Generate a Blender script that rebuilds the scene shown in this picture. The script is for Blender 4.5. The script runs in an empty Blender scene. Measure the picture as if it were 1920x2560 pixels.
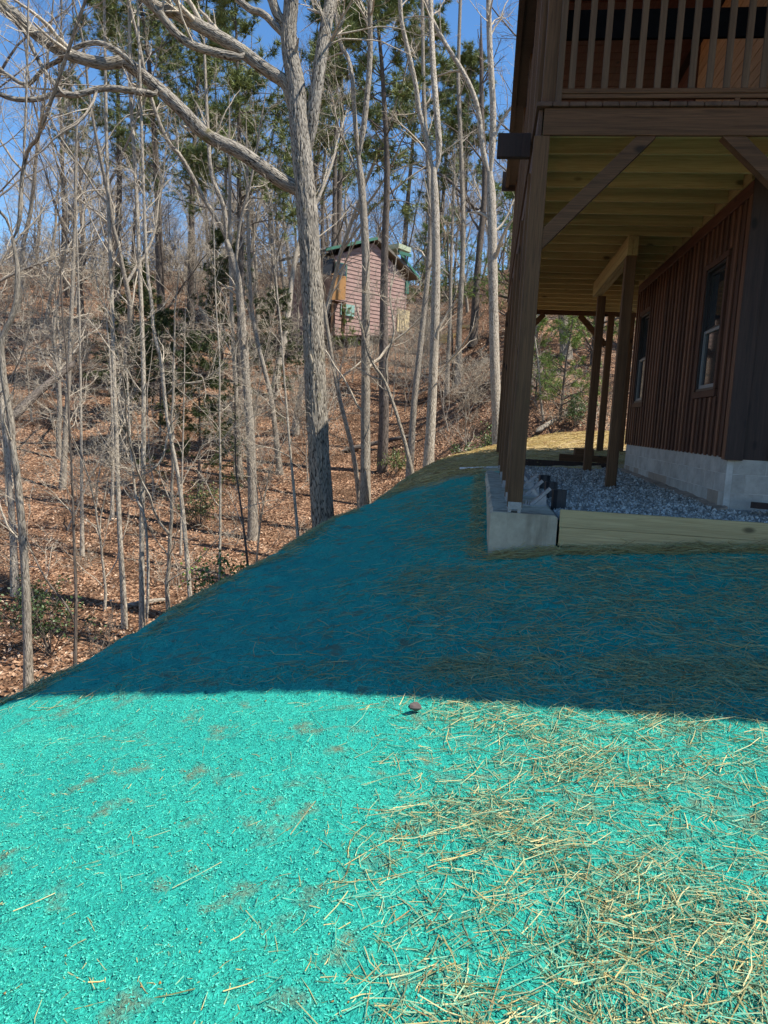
import bpy, math
import numpy as np
from mathutils import Matrix, Vector

# ------------------------------------------------------------------ camera, sky, sun, exposure
SC = bpy.context.scene
COL = SC.collection
FPX = 1868.0
PSI, TH, RO = math.radians(7.51), math.radians(7.0), math.atan(.053)
EYE = np.array([0, 0, 1.5])
FW = np.array([-math.sin(PSI)*math.cos(TH), math.cos(PSI)*math.cos(TH), -math.sin(TH)])
_r0 = np.array([math.cos(PSI), math.sin(PSI), 0.]); _u0 = np.cross(_r0, FW)
RT = math.cos(RO)*_r0 + math.sin(RO)*_u0
UP = -math.sin(RO)*_r0 + math.cos(RO)*_u0
cam = bpy.data.cameras.new('camera'); cam_o = bpy.data.objects.new('camera', cam); COL.objects.link(cam_o)
cam.sensor_fit = 'HORIZONTAL'; cam.sensor_width = 36; cam.lens = 36*FPX/1920
cam.clip_end = 3000; cam.clip_start = .05
m = Matrix.Identity(4)
for i in range(3):
    m[i][0], m[i][1], m[i][2], m[i][3] = RT[i], UP[i], -FW[i], EYE[i]
cam_o.matrix_world = m
SC.camera = cam_o

SUN_EL, SUN_A = math.radians(59), math.radians(-4)   # sun from +X, a little from behind the camera
SD = np.array([math.cos(SUN_EL)*math.cos(SUN_A), math.cos(SUN_EL)*math.sin(SUN_A), math.sin(SUN_EL)])
W = bpy.data.worlds.new('World'); SC.world = W; W.use_nodes = True
nt = W.node_tree; bg = nt.nodes['Background']
sky = nt.nodes.new('ShaderNodeTexSky'); sky.sky_type = 'NISHITA'; sky.sun_disc = False
sky.sun_elevation = SUN_EL; sky.sun_rotation = math.pi/2 - SUN_A
sky.air_density = 1.0; sky.dust_density = 0.15; sky.ozone_density = 3.0; sky.altitude = 600
hs = nt.nodes.new('ShaderNodeHueSaturation'); hs.inputs['Saturation'].default_value = 1.2      # the phone's deep blue
nt.links.new(sky.outputs[0], hs.inputs['Color']); nt.links.new(hs.outputs[0], bg.inputs[0]); bg.inputs[1].default_value = 0.12
sl = bpy.data.lights.new('sun', 'SUN'); sl.energy = 5.0; sl.angle = math.radians(.53); sl.color = (1, .95, .87)
so = bpy.data.objects.new('sun', sl); COL.objects.link(so)
so.rotation_euler = Vector(SD).to_track_quat('Z', 'Y').to_euler(); so.location = (20, 0, 30)
vs = SC.view_settings; vs.view_transform = 'Standard'; vs.look = 'None'; vs.gamma = 1; vs.exposure = 0.78
vs.use_curve_mapping = False
SC.cycles.max_bounces = 6

rng = np.random.default_rng(7)

# ------------------------------------------------------------------ helpers: pixels, names, meshes
def ray(px, py): return FW + (px-960)/FPX*RT - (py-1280)/FPX*UP
def atD(px, py, D): return EYE + ray(px, py)*D
def atY(px, py, Y): d = ray(px, py); return EYE + d*(Y/d[1])

def nrm(v): return v/np.maximum(np.linalg.norm(v, axis=-1, keepdims=True), 1e-9)

def props(o, label=None, cat=None, group=None, kind=None):
    if label: o['label'] = label
    if cat: o['category'] = cat
    if group: o['group'] = group
    if kind: o['kind'] = kind
    return o
def link(o, parent=None):
    COL.objects.link(o)
    if parent is not None:
        o.parent = parent
        o.matrix_parent_inverse = parent.matrix_basis.inverted()
    return o
def empty(name, loc, label, cat, group=None):
    o = bpy.data.objects.new(name, None); o.location = tuple(float(c) for c in loc); o.empty_display_size = .2
    return props(link(o), label, cat, group)
def mesh_np(name, V, quads=None, tris=None, col=None, smooth=False, mats=None, vec=None):
    me = bpy.data.meshes.new(name)
    V = np.asarray(V, np.float32).reshape(-1, 3)
    q = np.zeros((0, 4), int) if quads is None else np.asarray(quads, int).reshape(-1, 4)
    t = np.zeros((0, 3), int) if tris is None else np.asarray(tris, int).reshape(-1, 3)
    me.vertices.add(len(V)); me.vertices.foreach_set('co', V.ravel())
    me.loops.add(q.size+t.size)
    me.loops.foreach_set('vertex_index', np.concatenate([q.ravel(), t.ravel()]).astype(np.int32))
    me.polygons.add(len(q)+len(t))
    st = np.concatenate([np.arange(len(q))*4, q.size+np.arange(len(t))*3]).astype(np.int32)
    me.polygons.foreach_set('loop_start', st)
    me.polygons.foreach_set('use_smooth', np.full(len(st), bool(smooth)))
    if col is not None:
        a = me.color_attributes.new('col', 'FLOAT_COLOR', 'POINT')
        c = np.ones((len(V), 4), np.float32); c[:, :3] = col
        a.data.foreach_set('color', c.ravel())
    if vec is not None:
        a = me.attributes.new('along', 'FLOAT_VECTOR', 'POINT'); a.data.foreach_set('vector', np.asarray(vec, np.float32).ravel())
    me.update(calc_edges=True); me.validate()
    for mt in (mats or []): me.materials.append(mt)
    return me
def obj(name, me, parent=None, **kw):
    return props(link(bpy.data.objects.new(name, me), parent), **kw)

class MB:                                   # boxes and prisms of one part
    def __init__(s): s.v = []; s.q = []; s.t = []; s.n = 0
    def raw(s, v, q=(), t=()):
        v = np.asarray(v, float).reshape(-1, 3); s.v.append(v)
        if len(q): s.q.append(np.asarray(q)+s.n)
        if len(t): s.t.append(np.asarray(t)+s.n)
        s.n += len(v); return s
    def box(s, x0, x1, y0, y1, z0, z1, bev=0.0):
        if bev <= 0:
            v = [(x, y, z) for x in (x0, x1) for y in (y0, y1) for z in (z0, z1)]
            return s.raw(v, [(0,1,3,2),(4,6,7,5),(0,4,5,1),(2,3,7,6),(0,2,6,4),(1,5,7,3)])
        b = bev; v = []; c = np.array([[x0,x1],[y0,y1],[z0,z1]], float)
        for i in (0,1):
            for j in (0,1):
                for k in (0,1):
                    p = np.array([c[0,i], c[1,j], c[2,k]]); sg = np.array([1-2*i, 1-2*j, 1-2*k])
                    for a in range(3):
                        w = p + sg*b; w[a] = p[a]; v.append(w)   # 3 verts a corner: on x-face, y-face, z-face
        ix = lambda i,j,k,a: ((i*2+j)*2+k)*3+a
        q = []; t = []
        q += [(ix(0,0,0,0),ix(0,0,1,0),ix(0,1,1,0),ix(0,1,0,0)), (ix(1,0,0,0),ix(1,1,0,0),ix(1,1,1,0),ix(1,0,1,0))]
        q += [(ix(0,0,0,1),ix(1,0,0,1),ix(1,0,1,1),ix(0,0,1,1)), (ix(0,1,0,1),ix(0,1,1,1),ix(1,1,1,1),ix(1,1,0,1))]
        q += [(ix(0,0,0,2),ix(0,1,0,2),ix(1,1,0,2),ix(1,0,0,2)), (ix(0,0,1,2),ix(1,0,1,2),ix(1,1,1,2),ix(0,1,1,2))]
        for i in (0,1):
            for j in (0,1):
                q += [(ix(i,j,0,0),ix(i,j,1,0),ix(i,j,1,1),ix(i,j,0,1)), (ix(i,0,j,0),ix(i,1,j,0),ix(i,1,j,2),ix(i,0,j,2)),
                      (ix(0,i,j,1),ix(1,i,j,1),ix(1,i,j,2),ix(0,i,j,2))]
        for i in (0,1):
            for j in (0,1):
                for k in (0,1): t.append((ix(i,j,k,0),ix(i,j,k,1),ix(i,j,k,2)))
        return s.raw(v, q, t)
    def bar(s, p, q, w, h, up=(0,0,1)):       # beam between two points, w across, h along up
        p = np.asarray(p, float); q = np.asarray(q, float); d = nrm(q-p); up = np.asarray(up, float)
        sd = nrm(np.cross(d, up)); u = np.cross(sd, d)
        v = [e + sd*a*w/2 + u*b*h/2 for e in (p, q) for a, b in ((-1,-1),(1,-1),(1,1),(-1,1))]
        return s.raw(v, [(0,3,2,1),(4,5,6,7),(0,1,5,4),(1,2,6,5),(2,3,7,6),(3,0,4,7)])
    def prism(s, poly, d):                     # polygon (3D points) pushed by vector d
        poly = np.asarray(poly, float); n = len(poly); v = np.concatenate([poly, poly+np.asarray(d)])
        q = [(i, (i+1) % n, n+(i+1) % n, n+i) for i in range(n)]
        t = [(0, i+1, i) for i in range(1, n-1)] + [(n, n+i, n+i+1) for i in range(1, n-1)]
        return s.raw(v, q, t)
    def tube(s, P, R, k=8):
        v, q, t = tubes(np.asarray(P, float)[None], np.broadcast_to(np.asarray(R, float), (1, len(P))), k, cap=True)
        return s.raw(v, q, t)
    def mesh(s, name, mat=None, smooth=False):
        me = mesh_np(name, np.concatenate(s.v), np.concatenate(s.q) if s.q else None, np.concatenate(s.t) if s.t else None,
                     smooth=smooth, mats=[mat] if mat else None)
        return me
    def build(s, name, mat, parent=None, smooth=False, **kw):
        me = s.mesh(name, mat, smooth)
        import bmesh
        b = bmesh.new(); b.from_mesh(me); bmesh.ops.recalc_face_normals(b, faces=b.faces); b.to_mesh(me); b.free()
        return obj(name, me, parent, **kw)

def tubes(P, R, k, cap=False):
    """P[m,n,3] polylines, R[m,n] radii -> verts, quads, tris"""
    m_, n, _ = P.shape
    T = np.gradient(P, axis=1); T = nrm(T)
    ref = np.where(np.abs(T[..., 2:3]) > .9, np.array([1., 0, 0]), np.array([0, 0, 1.]))
    mean = nrm(T.mean(1)); rf = np.where(np.abs(mean[:, 2:3]) > .8, np.array([1., .3, 0]), np.array([0, 0.1, 1.]))
    S = nrm(np.cross(T, rf[:, None, :])); B = np.cross(T, S)
    a = np.linspace(0, 2*math.pi, k, endpoint=False)
    V = P[:, :, None, :] + R[:, :, None, None]*(np.cos(a)[:, None]*S[:, :, None, :] + np.sin(a)[:, None]*B[:, :, None, :])
    idx = np.arange(m_*n*k).reshape(m_, n, k)
    q = np.stack([idx[:, :-1], np.roll(idx[:, :-1], -1, 2), np.roll(idx[:, 1:], -1, 2), idx[:, 1:]], -1).reshape(-1, 4)
    t = np.zeros((0, 3), int)
    if cap:
        V2 = V.reshape(-1, 3); c0 = len(V2)
        tt = []
        for e, sgn in ((0, -1), (n-1, 1)):
            for mi in range(m_):
                r = idx[mi, e]
                for i in range(1, k-1): tt.append((r[0], r[i], r[i+1]) if sgn > 0 else (r[0], r[i+1], r[i]))
        t = np.array(tt)
    return V.reshape(-1, 3), q, t

def along(P, R, k, r=None):
    """bark coordinates of tubes(): round the stem in x,y and along it in z"""
    L = np.concatenate([np.zeros((len(P), 1)), np.cumsum(np.linalg.norm(np.diff(P, axis=1), axis=2), 1)], 1)
    a = np.linspace(0, 2*math.pi, k, endpoint=False); o = np.ones((*P.shape[:2], k))
    rr_ = R.max(1)[:, None, None]; h = (P[:, 0]*7.31).sum(1)[:, None, None] % 50
    return np.stack([o*rr_*np.cos(a)+h, o*rr_*np.sin(a), L[:, :, None]*o+h], -1).reshape(-1, 3)
# numpy value noise
_perm = np.random.default_rng(3).random((512, 512)).astype(np.float32)
def vnoise(x, y):
    xi = np.floor(x).astype(int); yi = np.floor(y).astype(int); fx = x-xi; fy = y-yi
    fx = fx*fx*(3-2*fx); fy = fy*fy*(3-2*fy)
    g = lambda a, b: _perm[a % 512, b % 512]
    return (g(xi, yi)*(1-fx)+g(xi+1, yi)*fx)*(1-fy) + (g(xi, yi+1)*(1-fx)+g(xi+1, yi+1)*fx)*fy
def fbm(x, y, o=4, gain=.5):
    s = 0; a = 1; t = 0
    for i in range(o):
        s = s + a*(vnoise(x*2**i+17.3*i, y*2**i+9.1*i)-.5); t += a; a *= gain
    return s/t
def sstep(a, b, x):
    t = np.clip((x-a)/(b-a), 0, 1); return t*t*(3-2*t)

# ------------------------------------------------------------------ materials
def newmat(name, rough=.85, spec=.25):
    mt = bpy.data.materials.new(name); mt.use_nodes = True
    n = mt.node_tree.nodes; b = n['Principled BSDF']
    b.inputs['Roughness'].default_value = rough; b.inputs['Specular IOR Level'].default_value = spec
    return mt, mt.node_tree, b
def N(t, kind, **kw):
    n = t.nodes.new(kind)
    for k, v in kw.items():
        if k in n.inputs: n.inputs[k].default_value = v
        else: setattr(n, k, v)
    return n
def ramp(t, fac, stops):
    r = t.nodes.new('ShaderNodeValToRGB'); e = r.color_ramp.elements
    while len(e) < len(stops): e.new(.5)
    for el, (p, c) in zip(e, stops): el.position = p; el.color = (*c, 1)
    t.links.new(fac, r.inputs[0]); return r.outputs[0]
def mix(t, a, b, fac, mode='MIX'):
    mx = t.nodes.new('ShaderNodeMix'); mx.data_type = 'RGBA'; mx.blend_type = mode
    for s, v in ((6, a), (7, b)):
        if isinstance(v, tuple): mx.inputs[s].default_value = (*v, 1)
        else: t.links.new(v, mx.inputs[s])
    if isinstance(fac, float): mx.inputs[0].default_value = fac
    else: t.links.new(fac, mx.inputs[0])
    return mx.outputs[2]
def coords(t, scale=(1, 1, 1), kind='Object', rnd=False):
    tc = t.nodes.new('ShaderNodeTexCoord'); mp = t.nodes.new('ShaderNodeMapping'); mp.inputs['Scale'].default_value = scale
    t.links.new(tc.outputs[kind], mp.inputs[0])
    if rnd:
        oi = t.nodes.new('ShaderNodeObjectInfo'); ml = N(t, 'ShaderNodeMath', operation='MULTIPLY'); ml.inputs[1].default_value = 37.0
        t.links.new(oi.outputs['Random'], ml.inputs[0]); t.links.new(ml.outputs[0], mp.inputs['Location'])
    return mp.outputs[0]
def noise(t, vec, scale, detail=4, rough=.6, dist=0.):
    n = N(t, 'ShaderNodeTexNoise', Scale=scale, Detail=detail, Roughness=rough, Distortion=dist); t.links.new(vec, n.inputs['Vector'])
    return n.outputs[0]
def bump(t, b, h, strength=.5, dist=.02):
    bn = N(t, 'ShaderNodeBump', Strength=strength, Distance=dist); t.links.new(h, bn.inputs['Height']); t.links.new(bn.outputs[0], b.inputs['Normal'])
def math1(t, op, a, b=None):
    n = N(t, 'ShaderNodeMath', operation=op)
    for i, v in enumerate((a, b)):
        if v is None: continue
        if isinstance(v, (int, float)): n.inputs[i].default_value = v
        else: t.links.new(v, n.inputs[i])
    return n.outputs[0]

def bark(name, dark, light, sc=18., zs=.16, strength=.9, moss=None):
    mt, t, b = newmat(name, .95, .1)
    at = N(t, 'ShaderNodeAttribute', attribute_name='along'); mp = N(t, 'ShaderNodeMapping'); mp.inputs['Scale'].default_value = (1, 1, zs); t.links.new(at.outputs['Vector'], mp.inputs[0]); v = mp.outputs[0]
    n1 = noise(t, v, sc, 5, .65, .6); n2 = noise(t, coords(t, (1, 1, .6), rnd=True), 2.2, 3)
    vo = N(t, 'ShaderNodeTexVoronoi', Scale=sc*1.3, feature='DISTANCE_TO_EDGE'); t.links.new(v, vo.inputs['Vector'])
    h = math1(t, 'ADD', math1(t, 'MULTIPLY', n1, .9), math1(t, 'MULTIPLY', vo.outputs['Distance'], 1.0))
    c = ramp(t, h, [(.44, dark), (.60, light), (.95, tuple(min(.9, x*1.25) for x in light))])
    c = mix(t, c, tuple(x*.72 for x in light), ramp(t, n2, [(.45, (0, 0, 0)), (.7, (.6, .6, .6))]))
    if moss: c = mix(t, c, moss, ramp(t, noise(t, coords(t), 3.1, 4), [(.6, (0, 0, 0)), (.74, (.7, .7, .7))]))
    t.links.new(c, b.inputs['Base Color']); bump(t, b, h, strength, .03)
    return mt
def wood(name, c0, c1, axis='Z', rough=.75, knots=True, fine=1.):
    mt, t, b = newmat(name, rough, .3)
    s = [9.*fine]*3; s['XYZ'.index(axis)] = .55
    v = coords(t, tuple(s), rnd=True)
    n1 = noise(t, v, 3.2, 5, .6, 1.4); n2 = noise(t, coords(t, tuple(x*.25 for x in s), rnd=True), 2.0, 2)
    c = ramp(t, n1, [(.3, c0), (.7, c1)])
    c = mix(t, c, tuple(x*.6 for x in c0), ramp(t, n2, [(.5, (0, 0, 0)), (.75, (.65, .65, .65))]))
    if knots:
        s2 = [3.4, 3.4, 3.4]; s2['XYZ'.index(axis)] = 1.7
        vo = N(t, 'ShaderNodeTexVoronoi', Scale=.9, Randomness=1.0); t.links.new(coords(t, tuple(s2), rnd=True), vo.inputs['Vector'])
        c = mix(t, c, tuple(x*.22 for x in c0), ramp(t, vo.outputs['Distance'], [(.06, (.85, .85, .85)), (.12, (0, 0, 0))]))
    t.links.new(c, b.inputs['Base Color']); bump(t, b, n1, .25, .01)
    return mt
def plain(name, c, rough=.6, spec=.3, metal=0., var=.25, sc=14.):
    mt, t, b = newmat(name, rough, spec); b.inputs['Metallic'].default_value = metal
    n = noise(t, coords(t, rnd=True), sc, 4)
    t.links.new(ramp(t, n, [(.3, tuple(x*(1-var) for x in c)), (.7, tuple(min(1, x*(1+var)) for x in c))]), b.inputs['Base Color'])
    bump(t, b, n, .15, .005)
    return mt
def vcol(name, rough=.8, spec=.2, trans=0.):
    mt, t, b = newmat(name, rough, spec)
    a = N(t, 'ShaderNodeVertexColor', layer_name='col'); t.links.new(a.outputs[0], b.inputs['Base Color'])
    return mt
def glass(name):
    mt, t, b = newmat(name, .04, .8); b.inputs['Base Color'].default_value = (.02, .024, .028, 1)
    n = noise(t, coords(t), 1.6, 1); bump(t, b, n, .02, .02)
    return mt

BARK_OAK = bark('bark_oak', (.036, .03, .024), (.35, .31, .25), 24., .2, 1., (.14, .12, .03))
BARK_PALE = bark('bark_pale', (.15, .122, .092), (.47, .41, .325), 22., .3, .8)
BARK_GREY = bark('bark_grey', (.085, .068, .052), (.38, .33, .26), 24., .22, .9)
BARK_DARK = bark('bark_dark', (.045, .036, .028), (.17, .14, .115), 18., .18, .8)
TWIG = bark('bark_twig', (.22, .18, .135), (.5, .43, .33), 30., .5, .2)
TWIG_DARK = bark('bark_twig_dark', (.06, .048, .038), (.19, .16, .13), 30., .5, .2)
NEEDLE = vcol('pine_needle', .6, .3); LEAF = vcol('evergreen_leaf', .5, .4)
STRAW = vcol('straw', .7, .3); MULCH = vcol('mulch', .9, .1)
STAIN_Z = wood('stained_wood_upright', (.07, .036, .016), (.17, .088, .04), 'Z', fine=2.0)
STAIN_X = wood('stained_wood_across', (.06, .029, .012), (.155, .075, .034), 'X', fine=2.0)
STAIN_Y = wood('stained_wood_lengthwise', (.075, .042, .028), (.13, .075, .048), 'Y')
SIDING = wood('red_brown_siding', (.045, .018, .010), (.105, .042, .023), 'Z', .6)
BATTEN = wood('red_brown_batten', (.085, .034, .018), (.19, .08, .044), 'Z', .5)
SIDING_DK = wood('dark_brown_siding', (.03, .018, .014), (.058, .032, .024), 'Z', .65)
BAND = wood('red_band', (.07, .025, .016), (.13, .046, .028), 'Y', .6)
TREATED_X = wood('treated_lumber', (.34, .25, .09), (.55, .42, .19), 'X', fine=2.6)
TREATED_Y = wood('treated_lumber_lengthwise', (.26, .19, .075), (.44, .33, .15), 'Y', fine=2.6)
EDGING = wood('pale_edging_board', (.36, .26, .12), (.56, .43, .22), 'X', fine=2.6)
CEDAR = wood('cedar_board', (.30, .14, .06), (.46, .24, .11), 'Y')
RAILW = wood('weathered_rail', (.085, .05, .028), (.15, .092, .052), 'Z')
GREYTRIM = plain('window_frame_grey', (.20, .21, .21), .4, .4, var=.08)
BLACKTRIM = plain('window_frame_black', (.02, .02, .022), .4, .4, var=.08)
GLASS = glass('window_glass')
BLACKB = plain('black_board', (.008, .008, .009), .95, .05)
STEEL = plain('galvanised_steel', (.30, .30, .30), .5, .5, .55, .2, 30.)
BLACKP = plain('black_plastic', (.02, .022, .026), .45, .4)
PVC = plain('white_pvc', (.72, .73, .73), .4, .4, var=.05)

def concrete(name, c, stain=True):
    mt, t, b = newmat(name, .9, .2)
    v = coords(t, rnd=True); n1 = noise(t, v, 3.2, 6, .7); n2 = noise(t, v, 45, 3); n3 = noise(t, coords(t, (6, 6, .7), rnd=True), 1.2, 4)
    col = ramp(t, n1, [(.3, tuple(x*.68 for x in c)), (.68, tuple(min(1, x*1.18) for x in c))])
    if stain: col = mix(t, col, (.10, .075, .045), ramp(t, n3, [(.48, (0, 0, 0)), (.75, (.75, .75, .75))]))
    col = mix(t, col, tuple(x*.6 for x in c), ramp(t, n2, [(.6, (0, 0, 0)), (.75, (.5, .5, .5))]))
    t.links.new(col, b.inputs['Base Color']); bump(t, b, n2, .35, .008)
    return mt
CONC = concrete('cast_concrete', (.46, .39, .28)); BLOCK = concrete('concrete_block', (.43, .39, .335), False)
BLOCK2 = concrete('concrete_block_clay_stained', (.34, .27, .21), False)
MORTAR = concrete('mortar', (.55, .51, .45), False)

def mulch_ground():
    mt, t, b = newmat('hydroseed_mulch', .9, .12)
    v = coords(t)
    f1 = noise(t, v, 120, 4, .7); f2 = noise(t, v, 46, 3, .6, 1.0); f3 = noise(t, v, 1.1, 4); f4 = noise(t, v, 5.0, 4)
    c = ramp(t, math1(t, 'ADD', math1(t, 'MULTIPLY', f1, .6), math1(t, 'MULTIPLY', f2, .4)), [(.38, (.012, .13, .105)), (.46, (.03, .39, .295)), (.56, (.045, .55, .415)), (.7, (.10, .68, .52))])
    c = mix(t, c, (.02, .38, .31), ramp(t, f3, [(.35, (0, 0, 0)), (.7, (.7, .7, .7))]))
    c = mix(t, c, (.24, .17, .085), ramp(t, f4, [(.56, (0, 0, 0)), (.70, (.65, .65, .65))]))        # thin spots of clay
    # the straw covered bank behind the deck, never sprayed
    sp = N(t, 'ShaderNodeSeparateXYZ'); t.links.new(v, sp.inputs[0])
    edge = math1(t, 'ADD', sp.outputs[1], math1(t, 'MULTIPLY', noise(t, v, 1.7, 4), 2.4))
    st = ramp(t, math1(t, 'MULTIPLY', edge, .05), [(.715, (0, 0, 0)), (.755, (1, 1, 1))])
    straw = ramp(t, f2, [(.3, (.42, .30, .15)), (.7, (.80, .64, .40))])
    c = mix(t, c, straw, st)
    t.links.new(c, b.inputs['Base Color'])
    h = math1(t, 'ADD', math1(t, 'MULTIPLY', f1, .5), f2)
    bump(t, b, h, 1.0, .03)
    return mt
def litter():
    mt, t, b = newmat('leaf_litter', .9, .1)
    v = coords(t)
    vo = N(t, 'ShaderNodeTexVoronoi', Scale=13.); t.links.new(v, vo.inputs['Vector'])
    s = N(t, 'ShaderNodeSeparateColor'); t.links.new(vo.outputs['Color'], s.inputs[0])
    c = ramp(t, s.outputs[0], [(0, (.06, .03, .018)), (.35, (.17, .088, .05)), (.7, (.31, .175, .10)), (1, (.46, .30, .19))])
    n1 = noise(t, v, .55, 5); n2 = noise(t, v, 3., 4)
    c = mix(t, c, (.075, .042, .024), ramp(t, n1, [(.45, (0, 0, 0)), (.62, (.85, .85, .85))]))
    c = mix(t, c, (.20, .12, .07), ramp(t, n2, [(.5, (0, 0, 0)), (.7, (.5, .5, .5))]))
    t.links.new(c, b.inputs['Base Color'])
    bump(t, b, vo.outputs['Distance'], .9, .08)
    return mt
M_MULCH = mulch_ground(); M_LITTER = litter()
M_GRAVEL = plain('gravel_bed', (.27, .25, .22), .9, .2, var=.55, sc=60.)
STONE = vcol('gravel_stone', .85, .2)

# ------------------------------------------------------------------ terrain
CREST = np.array([(-3.6,-30),(-3.5,-4),(-3.35,1.5),(-3.23,4.6),(-3.05,5.45),(-2.89,6.9),(-2.71,8.36),(-2.51,9.93),(-2.3,11.4),(-1.8,13.52),
                  (-1.49,16.43),(-1.04,19.06),(-.39,21.2),(.6,23.2),(2.2,25),(6,26),(14,26.5),(60,27)], float)
CREST_Z = np.array([-.80,-.68,-.60,-.56,-.49,-.40,-.31,-.21,-.05,.14,.40,.62,.76,.98,1.3,1.6,1.8,2.0])
_cp = np.array([(0,0,0),(1.5,0,.04),(3,0,.1),(6,0,.25),(-1.5,0,-.14),(-3,0,-.42),(0,-4,0),(4,-4,.15),(-2.5,-4,-.45),(0,2,0),(1.5,2,.05),(3,2,.15),
    (-1.6,2,-.2),(1.48,3.8,.12),(3.5,3.8,.25),(0,3.9,0),(-1.8,4.05,-.2),(2.6,7.1,.52),(4,7.1,.59),(1.6,7.1,.42),(.74,7.1,.34),(.1,7.1,.26),(-.8,7.2,.06),
    (-1.8,7,-.14),(0,10,.42),(-1,10,.17),(0,12,.56),(-.9,12,.32),(0,14,.68),(1.5,15.5,.8),(4,15.5,.9),(2,18,1.0),(0,18,.84),(2,21,1.18),(1.,22,1.08),(2.2,24.5,1.32),
    (5,24,1.55),(8,7,.75),(9,3,.5),(9,15,1.0),(10,22,1.6)], float)
_cp = np.concatenate([_cp, np.column_stack([CREST[1:15], CREST_Z[1:15]])])
def _phi(r2): return np.where(r2 > 1e-12, .5*r2*np.log(np.maximum(r2, 1e-12)), 0)
_n = len(_cp); _A = np.zeros((_n+3, _n+3))
_d2 = ((_cp[:, None, :2]-_cp[None, :, :2])**2).sum(-1)
_A[:_n, :_n] = _phi(_d2) + np.eye(_n)*.25; _A[:_n, _n] = 1; _A[:_n, _n+1:] = _cp[:, :2]; _A[_n, :_n] = 1; _A[_n+1:, :_n] = _cp[:, :2].T
_w = np.linalg.solve(_A, np.concatenate([_cp[:, 2], [0, 0, 0]]))
def lawn_z(x, y):
    x = np.clip(x, -4.5, 10); y = np.clip(y, -5, 26)
    r = _w[_n] + _w[_n+1]*x + _w[_n+2]*y
    for i in range(_n): r = r + _w[i]*_phi((x-_cp[i, 0])**2+(y-_cp[i, 1])**2)
    return np.clip(r, -.9, 2.0)
def crest_sd(x, y):
    """signed distance to the crest (outside > 0) and crest height there"""
    best = np.full(np.shape(x), 1e9); sg = np.zeros(np.shape(x)); cz = np.zeros(np.shape(x))
    for i in range(len(CREST)-1):
        a = CREST[i]; d = CREST[i+1]-a; L2 = d@d
        t = np.clip(((x-a[0])*d[0]+(y-a[1])*d[1])/L2, 0, 1)
        qx = x-a[0]-t*d[0]; qy = y-a[1]-t*d[1]; r = qx*qx+qy*qy
        w = r < best
        cr = d[0]*(y-a[1])-d[1]*(x-a[0])
        best = np.where(w, r, best); sg = np.where(w, np.sign(cr), sg); cz = np.where(w, CREST_Z[i]+t*(CREST_Z[i+1]-CREST_Z[i]), cz)
    return np.sqrt(best)*sg, cz
CS, CR = .22, .45
PY = [-60, 0, 10, 15, 20, 26, 32, 38, 45, 52, 60, 70, 85, 130, 300, 900]
PZ = [-4.2, -4.4, -4.3, -3.9, -3.1, -2.0, -.4, 1.6, 4.3, 7.0, 9.6, 13.2, 17.0, 22, 34, 60]
_mc = atD(930, 820, 44.5)
def hill_z(x, y):
    sh = 11*sstep(-5, 3, x) + 3*sstep(-12, -30, x)
    yy = y + sh
    z = np.interp(yy, PY, PZ)
    for k in (2, 4): z = z + .25*(np.interp(yy+k, PY, PZ)+np.interp(yy-k, PY, PZ)-2*z)
    return z + .5*fbm(x*.12, y*.12, 3)*sstep(8, 16, y) + .8*np.exp(-((x-_mc[0])**2+(y-_mc[1])**2)/40)
def ground_z(x, y):
    x = np.asarray(x, float); y = np.asarray(y, float)
    s, cz = crest_sd(x, y)
    so_ = np.maximum(s+CS, 0); dr = 1.05*(np.sqrt(so_**2+CR**2)-CR)
    out = cz - dr
    hz = hill_z(x, y)
    out = .5*(out+hz+np.sqrt((out-hz)**2+.25))
    out = np.where(s > 0, np.where(s < .8, lawn_z(x, y)*0+out, out), out)
    ins = lawn_z(x, y)
    b = sstep(-.5, .6, s)
    lz = lawn_z(x, y) - dr
    near = np.maximum(lz, hz-.2)
    return np.where(s <= -.9, ins, (1-b)*near + b*out), s
def gz(x, y): return float(ground_z(np.array([x]), np.array([y]))[0][0])
def hit(px, py, d0=9., d1=110.):
    D = np.linspace(d0, d1, 700); P = EYE + ray(px, py)[None]*D[:, None]
    g, s = ground_z(P[:, 0], P[:, 1]); w = np.where((P[:, 2] < g) & (s > .5))[0]
    return D[w[0]] if len(w) else None

# forest floor sheet
gx = np.concatenate([np.linspace(-600, -60, 14)[:-1], np.linspace(-60, -14, 60)[:-1], np.linspace(-14, 12, 120)[:-1], np.linspace(12, 60, 40)[:-1], np.linspace(60, 600, 12)])
gy = np.concatenate([np.linspace(-300, -20, 10)[:-1], np.linspace(-20, 2, 26)[:-1], np.linspace(2, 40, 170)[:-1], np.linspace(40, 80, 90)[:-1], np.linspace(80, 900, 24)])
X, Y = np.meshgrid(gx, gy); Z, S = ground_z(X, Y)
Z = Z - .35*(1-sstep(1.0, 2.2, S)) + .10*fbm(X*.9, Y*.9, 3)*sstep(2, 4, S)
idx = np.arange(X.size).reshape(X.shape)
q = np.stack([idx[:-1, :-1], idx[:-1, 1:], idx[1:, 1:], idx[1:, :-1]], -1).reshape(-1, 4)
obj('ground', mesh_np('ground', np.stack([X, Y, Z], -1), q, smooth=True, mats=[M_LITTER]), kind='structure')

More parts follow.
